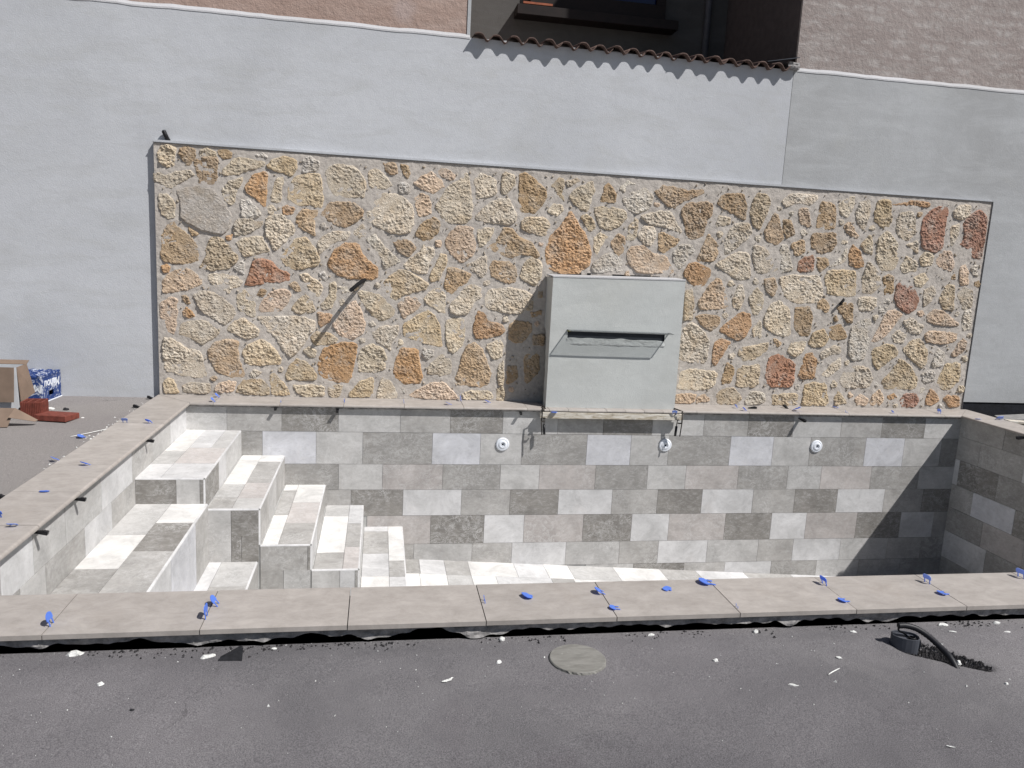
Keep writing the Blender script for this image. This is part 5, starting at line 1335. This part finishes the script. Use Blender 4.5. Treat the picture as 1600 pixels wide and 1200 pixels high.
cup('body', .060, .045, -.03, .060, .004, M['pvc_grey'], jb_)
lid = prism('lid', [(-.048 + .0, -.030), (.040, -.036), (.050, .0), (.038, .036), (-.03, .036), (-.052, .012)], .046, .050, M['pvc_grey'], jb_, 'z')
lathe('gland', [(.015, .050), (.016, .060), (.012, .062), (.011, .054)], (.028, -.010, 0), (0, 0, 1), M['black'], jb_, 16)
box('latch', .056, .066, -.016, .016, .010, .050, M['pvc_grey'], jb_, bevel=.002)
H0 = spline([(4.222, -4.930, .012), (4.255, -4.935, .014), (4.300, -4.95, .006), (4.338, -4.985, -.014), (4.362, -5.04, -.040), (4.372, -5.10, -.064), (4.372, -5.165, -.110)], 8)
hs = empty('hose', (4.37, -5.15, gz(-5.15)), 'black corrugated hose arching from the cable box into the ground', 'hose')
hp = [p - Vector(hs.location) for p in H0]
tube('conduit', hp, [.0135 + .0010 * (1 if i % 2 else -1) for i in range(len(hp))], M['hose'], hs, 12)
hb = spline([(4.226, -4.929, .006), (4.232, -4.927, -.014), (4.262, -4.925, -.030), (4.284, -4.930, -.048), (4.288, -4.935, -.066)], 6)
tube('cable', [p - Vector(hs.location) for p in hb], .0042, M['hose'], hs, 8)

# ---------------------------------------------------------------- rubbish at the left wall
# white-lined cardboard box with its brown flaps folded out
cb = empty('cardboard_box', (-1.62, -.27, gz(-.3)), 'open white-lined cardboard box with brown flaps hanging down', 'box')
zb = gz(-.3); X0, X1, Y0, Y1, H = -.36, .285, -.235, -.035, .440
bm = bmesh.new()
for v, f in ((boxv(X0, X1, Y0, Y0 + .006, 0, H), BOXF), (boxv(X0, X1, Y1 - .006, Y1, 0, H), BOXF), (boxv(X0, X0 + .006, Y0 + .006, Y1 - .006, 0, H), BOXF), (boxv(X1 - .006, X1, Y0 + .006, Y1 - .006, 0, H), BOXF), (boxv(X0 + .006, X1 - .006, Y0 + .006, Y1 - .006, 0, .006), BOXF)):
    vs = [bm.verts.new(q) for q in v]
    for a in f: bm.faces.new([vs[i] for i in a])
bobj('carton', bm, M['white_card'], cb)
def flap(p, t=.005):
    p = [Vector(q) for q in p]; n = (p[1] - p[0]).cross(p[3] - p[0]).normalized() * t
    return mobj('flap', [tuple(q) for q in p] + [tuple(q + n) for q in p], [(0, 3, 2, 1), (4, 5, 6, 7), (0, 1, 5, 4), (1, 2, 6, 5), (2, 3, 7, 6), (3, 0, 4, 7)], M['card'], cb)
flap([(X0, Y0 - .002, H + .004), (X1 - .02, Y0 - .002, H + .004), (X1 - .022, Y0 - .035, H - .305), (X0, Y0 - .035, H - .305)])
flap([(X1 + .002, Y0 + .0, H + .004), (X1 + .002, Y1, H + .010), (X1 + .045, Y1 + .04, H - .265), (X1 + .022, Y0 + .01, H - .315)])
flap([(X0, Y1 + .002, H), (X1, Y1 + .002, H), (X1, Y1 + .06, H + .03), (X0, Y1 + .06, H + .03)])
# bent piece of cardboard on the ground in front
cc = empty('cardboard_sheet', (-1.36, -.90, gz(-.9)), 'bent brown sheet of cardboard propped on the ground in front of the open box', 'cardboard')
def sheet(p, t=.004):
    p = [Vector(q) for q in p]; n = (p[1] - p[0]).cross(p[-1] - p[0]).normalized() * t; m = len(p)
    return mobj('panel', [tuple(q) for q in p] + [tuple(q + n) for q in p], [tuple(range(m))[::-1], tuple(range(m, 2 * m))] + [(i, (i + 1) % m, (i + 1) % m + m, i + m) for i in range(m)], M['card'], cc)
sheet([(-.6, -.06, .0), (.115, -.035, .005), (.140, .06, .150), (-.6, .05, .150)])
sheet([(.140, .06, .152), (.115, -.02, .085), (.290, .06, .035), (.30, .10, .040)])
# blue drinks crate lying upside down
cr = empty('drinks_crate', (-1.517, .250, gz(.2)), 'scuffed blue plastic drinks crate turned upside down against the grey wall', 'crate', rz=math.radians(-3))
cw, cd, ch = .170, .205, .275
bm = bmesh.new()
for v in (boxv(-cw, cw, -cd, -cd + .012, .012, ch - .03), boxv(-cw, cw, cd - .012, cd, .012, ch - .03), boxv(-cw, -cw + .012, -cd + .012, cd - .012, .012, ch - .03)):
    vs = [bm.verts.new(q) for q in v]
    for f in BOXF: bm.faces.new([vs[i] for i in f])
for v in (boxv(cw - .012, cw, -cd + .012, -.055, .012, ch - .03), boxv(cw - .012, cw, .055, cd - .012, .012, ch - .03), boxv(cw - .012, cw, -.055, .055, .105, ch - .03), boxv(cw - .012, cw, -.055, .055, .012, .055)):
    vs = [bm.verts.new(q) for q in v]
    for f in BOXF: bm.faces.new([vs[i] for i in f])
bobj('crate_body', bm, M['crate'], cr)
box('rim', -cw - .006, cw + .006, -cd - .006, cd + .006, 0.0, .0115, M['white_plastic'], cr, bevel=.002)
bt = box('crate_bottom', -cw - .002, cw + .002, -cd - .002, cd + .002, ch - .030, ch - .008, M['crate'], cr, bevel=.004)
for i in range(5):
    for j in range(6):
        x = -cw + .02 + i * (2 * cw - .04) / 4; y = -cd + .02 + j * (2 * cd - .04) / 5
        lathe('foot', [(.026, ch - .0085), (.026, ch), (.019, ch + .0005), (.017, ch - .006)], (x, y, 0), (0, 0, 1), M['crate'], bt, 10)
def lettering(txt, size, mw, parent):
    cu = bpy.data.curves.new('lettering', 'FONT'); cu.body = txt; cu.size = size; cu.extrude = .0012; cu.offset = .0022; cu.align_x = 'CENTER'; cu.align_y = 'CENTER'; cu.shear = .2; cu.resolution_u = 4
    ob = bpy.data.objects.new('lettering', cu); COL.objects.link(ob)
    dg = bpy.context.evaluated_depsgraph_get(); me = bpy.data.meshes.new_from_object(ob.evaluated_get(dg)); bpy.data.objects.remove(ob)
    me.materials.clear(); me.materials.append(M['white_plastic']); o2 = bpy.data.objects.new('lettering', me); link(o2, parent); o2.matrix_local = mw; return o2
def basis(x, y, z, o):
    m = Matrix((x, y, z)).transposed().to_4x4(); m.translation = o; return m
lettering('Mahou', .115, basis((0, -1, 0), (0, 0, -1), (1, 0, 0), (cw + .001, .02, .178)), cr)
lettering('Mahou', .115, basis((-1, 0, 0), (0, 0, -1), (0, -1, 0), (.03, -cd - .001, .150)), cr)
# bricks
hb_ = empty('hollow_brick', (-1.205, -.50, gz(-.5)), 'ribbed hollow red clay brick standing upright beside the blue crate', 'brick', rz=math.radians(5))
bm = bmesh.new(); L, Wd, Hh = .086, .090, .150
def bb(*a):
    vs = [bm.verts.new(q) for q in boxv(*a)]
    for f in BOXF: bm.faces.new([vs[i] for i in f])
bb(-L, L, -Wd, -Wd + .010, 0, Hh); bb(-L, L, Wd - .010, Wd, 0, Hh)
for k in range(4): x = -L + k * (2 * L - .010) / 3; bb(x, x + .010, -Wd + .010, Wd - .010, 0, Hh)
for k in range(2): y = -Wd + (k + 1) * 2 * Wd / 3 - .004; bb(-L + .010, L - .010, y, y + .007, 0, Hh - .001)
bobj('clay_body', bm, M['brick_red'], hb_)
for k in range(12): box('rib', -L + .003 + k * .0141, -L + .0105 + k * .0141, -Wd - .004, -Wd - .0002, .002, Hh - .002, M['brick_red'], hb_)
rib_n = 0
for k in range(8): box('rib', L + .0002, L + .004, -Wd + .004 + k * .022, -Wd + .015 + k * .022, .002, Hh - .002, M['brick_red'], hb_)
fb = box('flat_brick', -.142, .142, -.105, .105, 0, .052, M['brick_red'], bevel=.004); fb.location = (-.985, -.60, gz(-.6) + .002); fb.rotation_euler = (math.radians(-2), 0, math.radians(-12))
tag(fb, 'flat red brick lying on the ground in front of the upright hollow brick', 'brick')
for i, (x, y, a, b_, c, m_, lab) in enumerate([(-1.06, -.20, .030, .02, .022, 'shard', 'dark lump of rubble between the crate and the bricks'), (-1.13, -.34, .026, .018, .02, 'shard', 'dark rubble fragment just behind the flat brick'),
     (-1.22, -.16, .050, .03, .014, 'chip', 'white broken plaster at the foot of the blue crate'), (-1.33, -.40, .05, .04, .10, 'shard', 'black crumpled scrap tucked behind the hollow brick'), (-.80, -.52, .014, .010, .006, 'chip', 'white crumb beside the right end of the flat brick')]):
    rock('rubble', (x, y, gz(y)), (a, b_, c), M[m_], 40 + i, label=lab, cat='rubble', group='rubble by the left wall')
# things in the trench at the right
pl = box('concrete_slab', -.32, .45, -.09, .09, 0, .05, M['concrete'], bevel=.006); pl.location = (W + CW + .62, .16, -.075); pl.rotation_euler = (math.radians(8), math.radians(-6), math.radians(-12)); tag(pl, 'grey concrete slab lying in the black trench at the right edge', 'slab')
rock('rubble', (W + CW + .56, .14, -.32), (.32, .12, .20), M['shard'], 91, label='dark heap of rubble under the slab in the trench at the right', cat='rubble', group='rubble by the left wall')
bl = box('wooden_board', -.28, .42, -.05, .05, 0, .03, M['batten'], bevel=.003); bl.location = (W + CW + .34, -.20, -.045); bl.rotation_euler = (0, math.radians(2), math.radians(-6)); tag(bl, 'pale board lying beside the outer edge of the right coping', 'board')
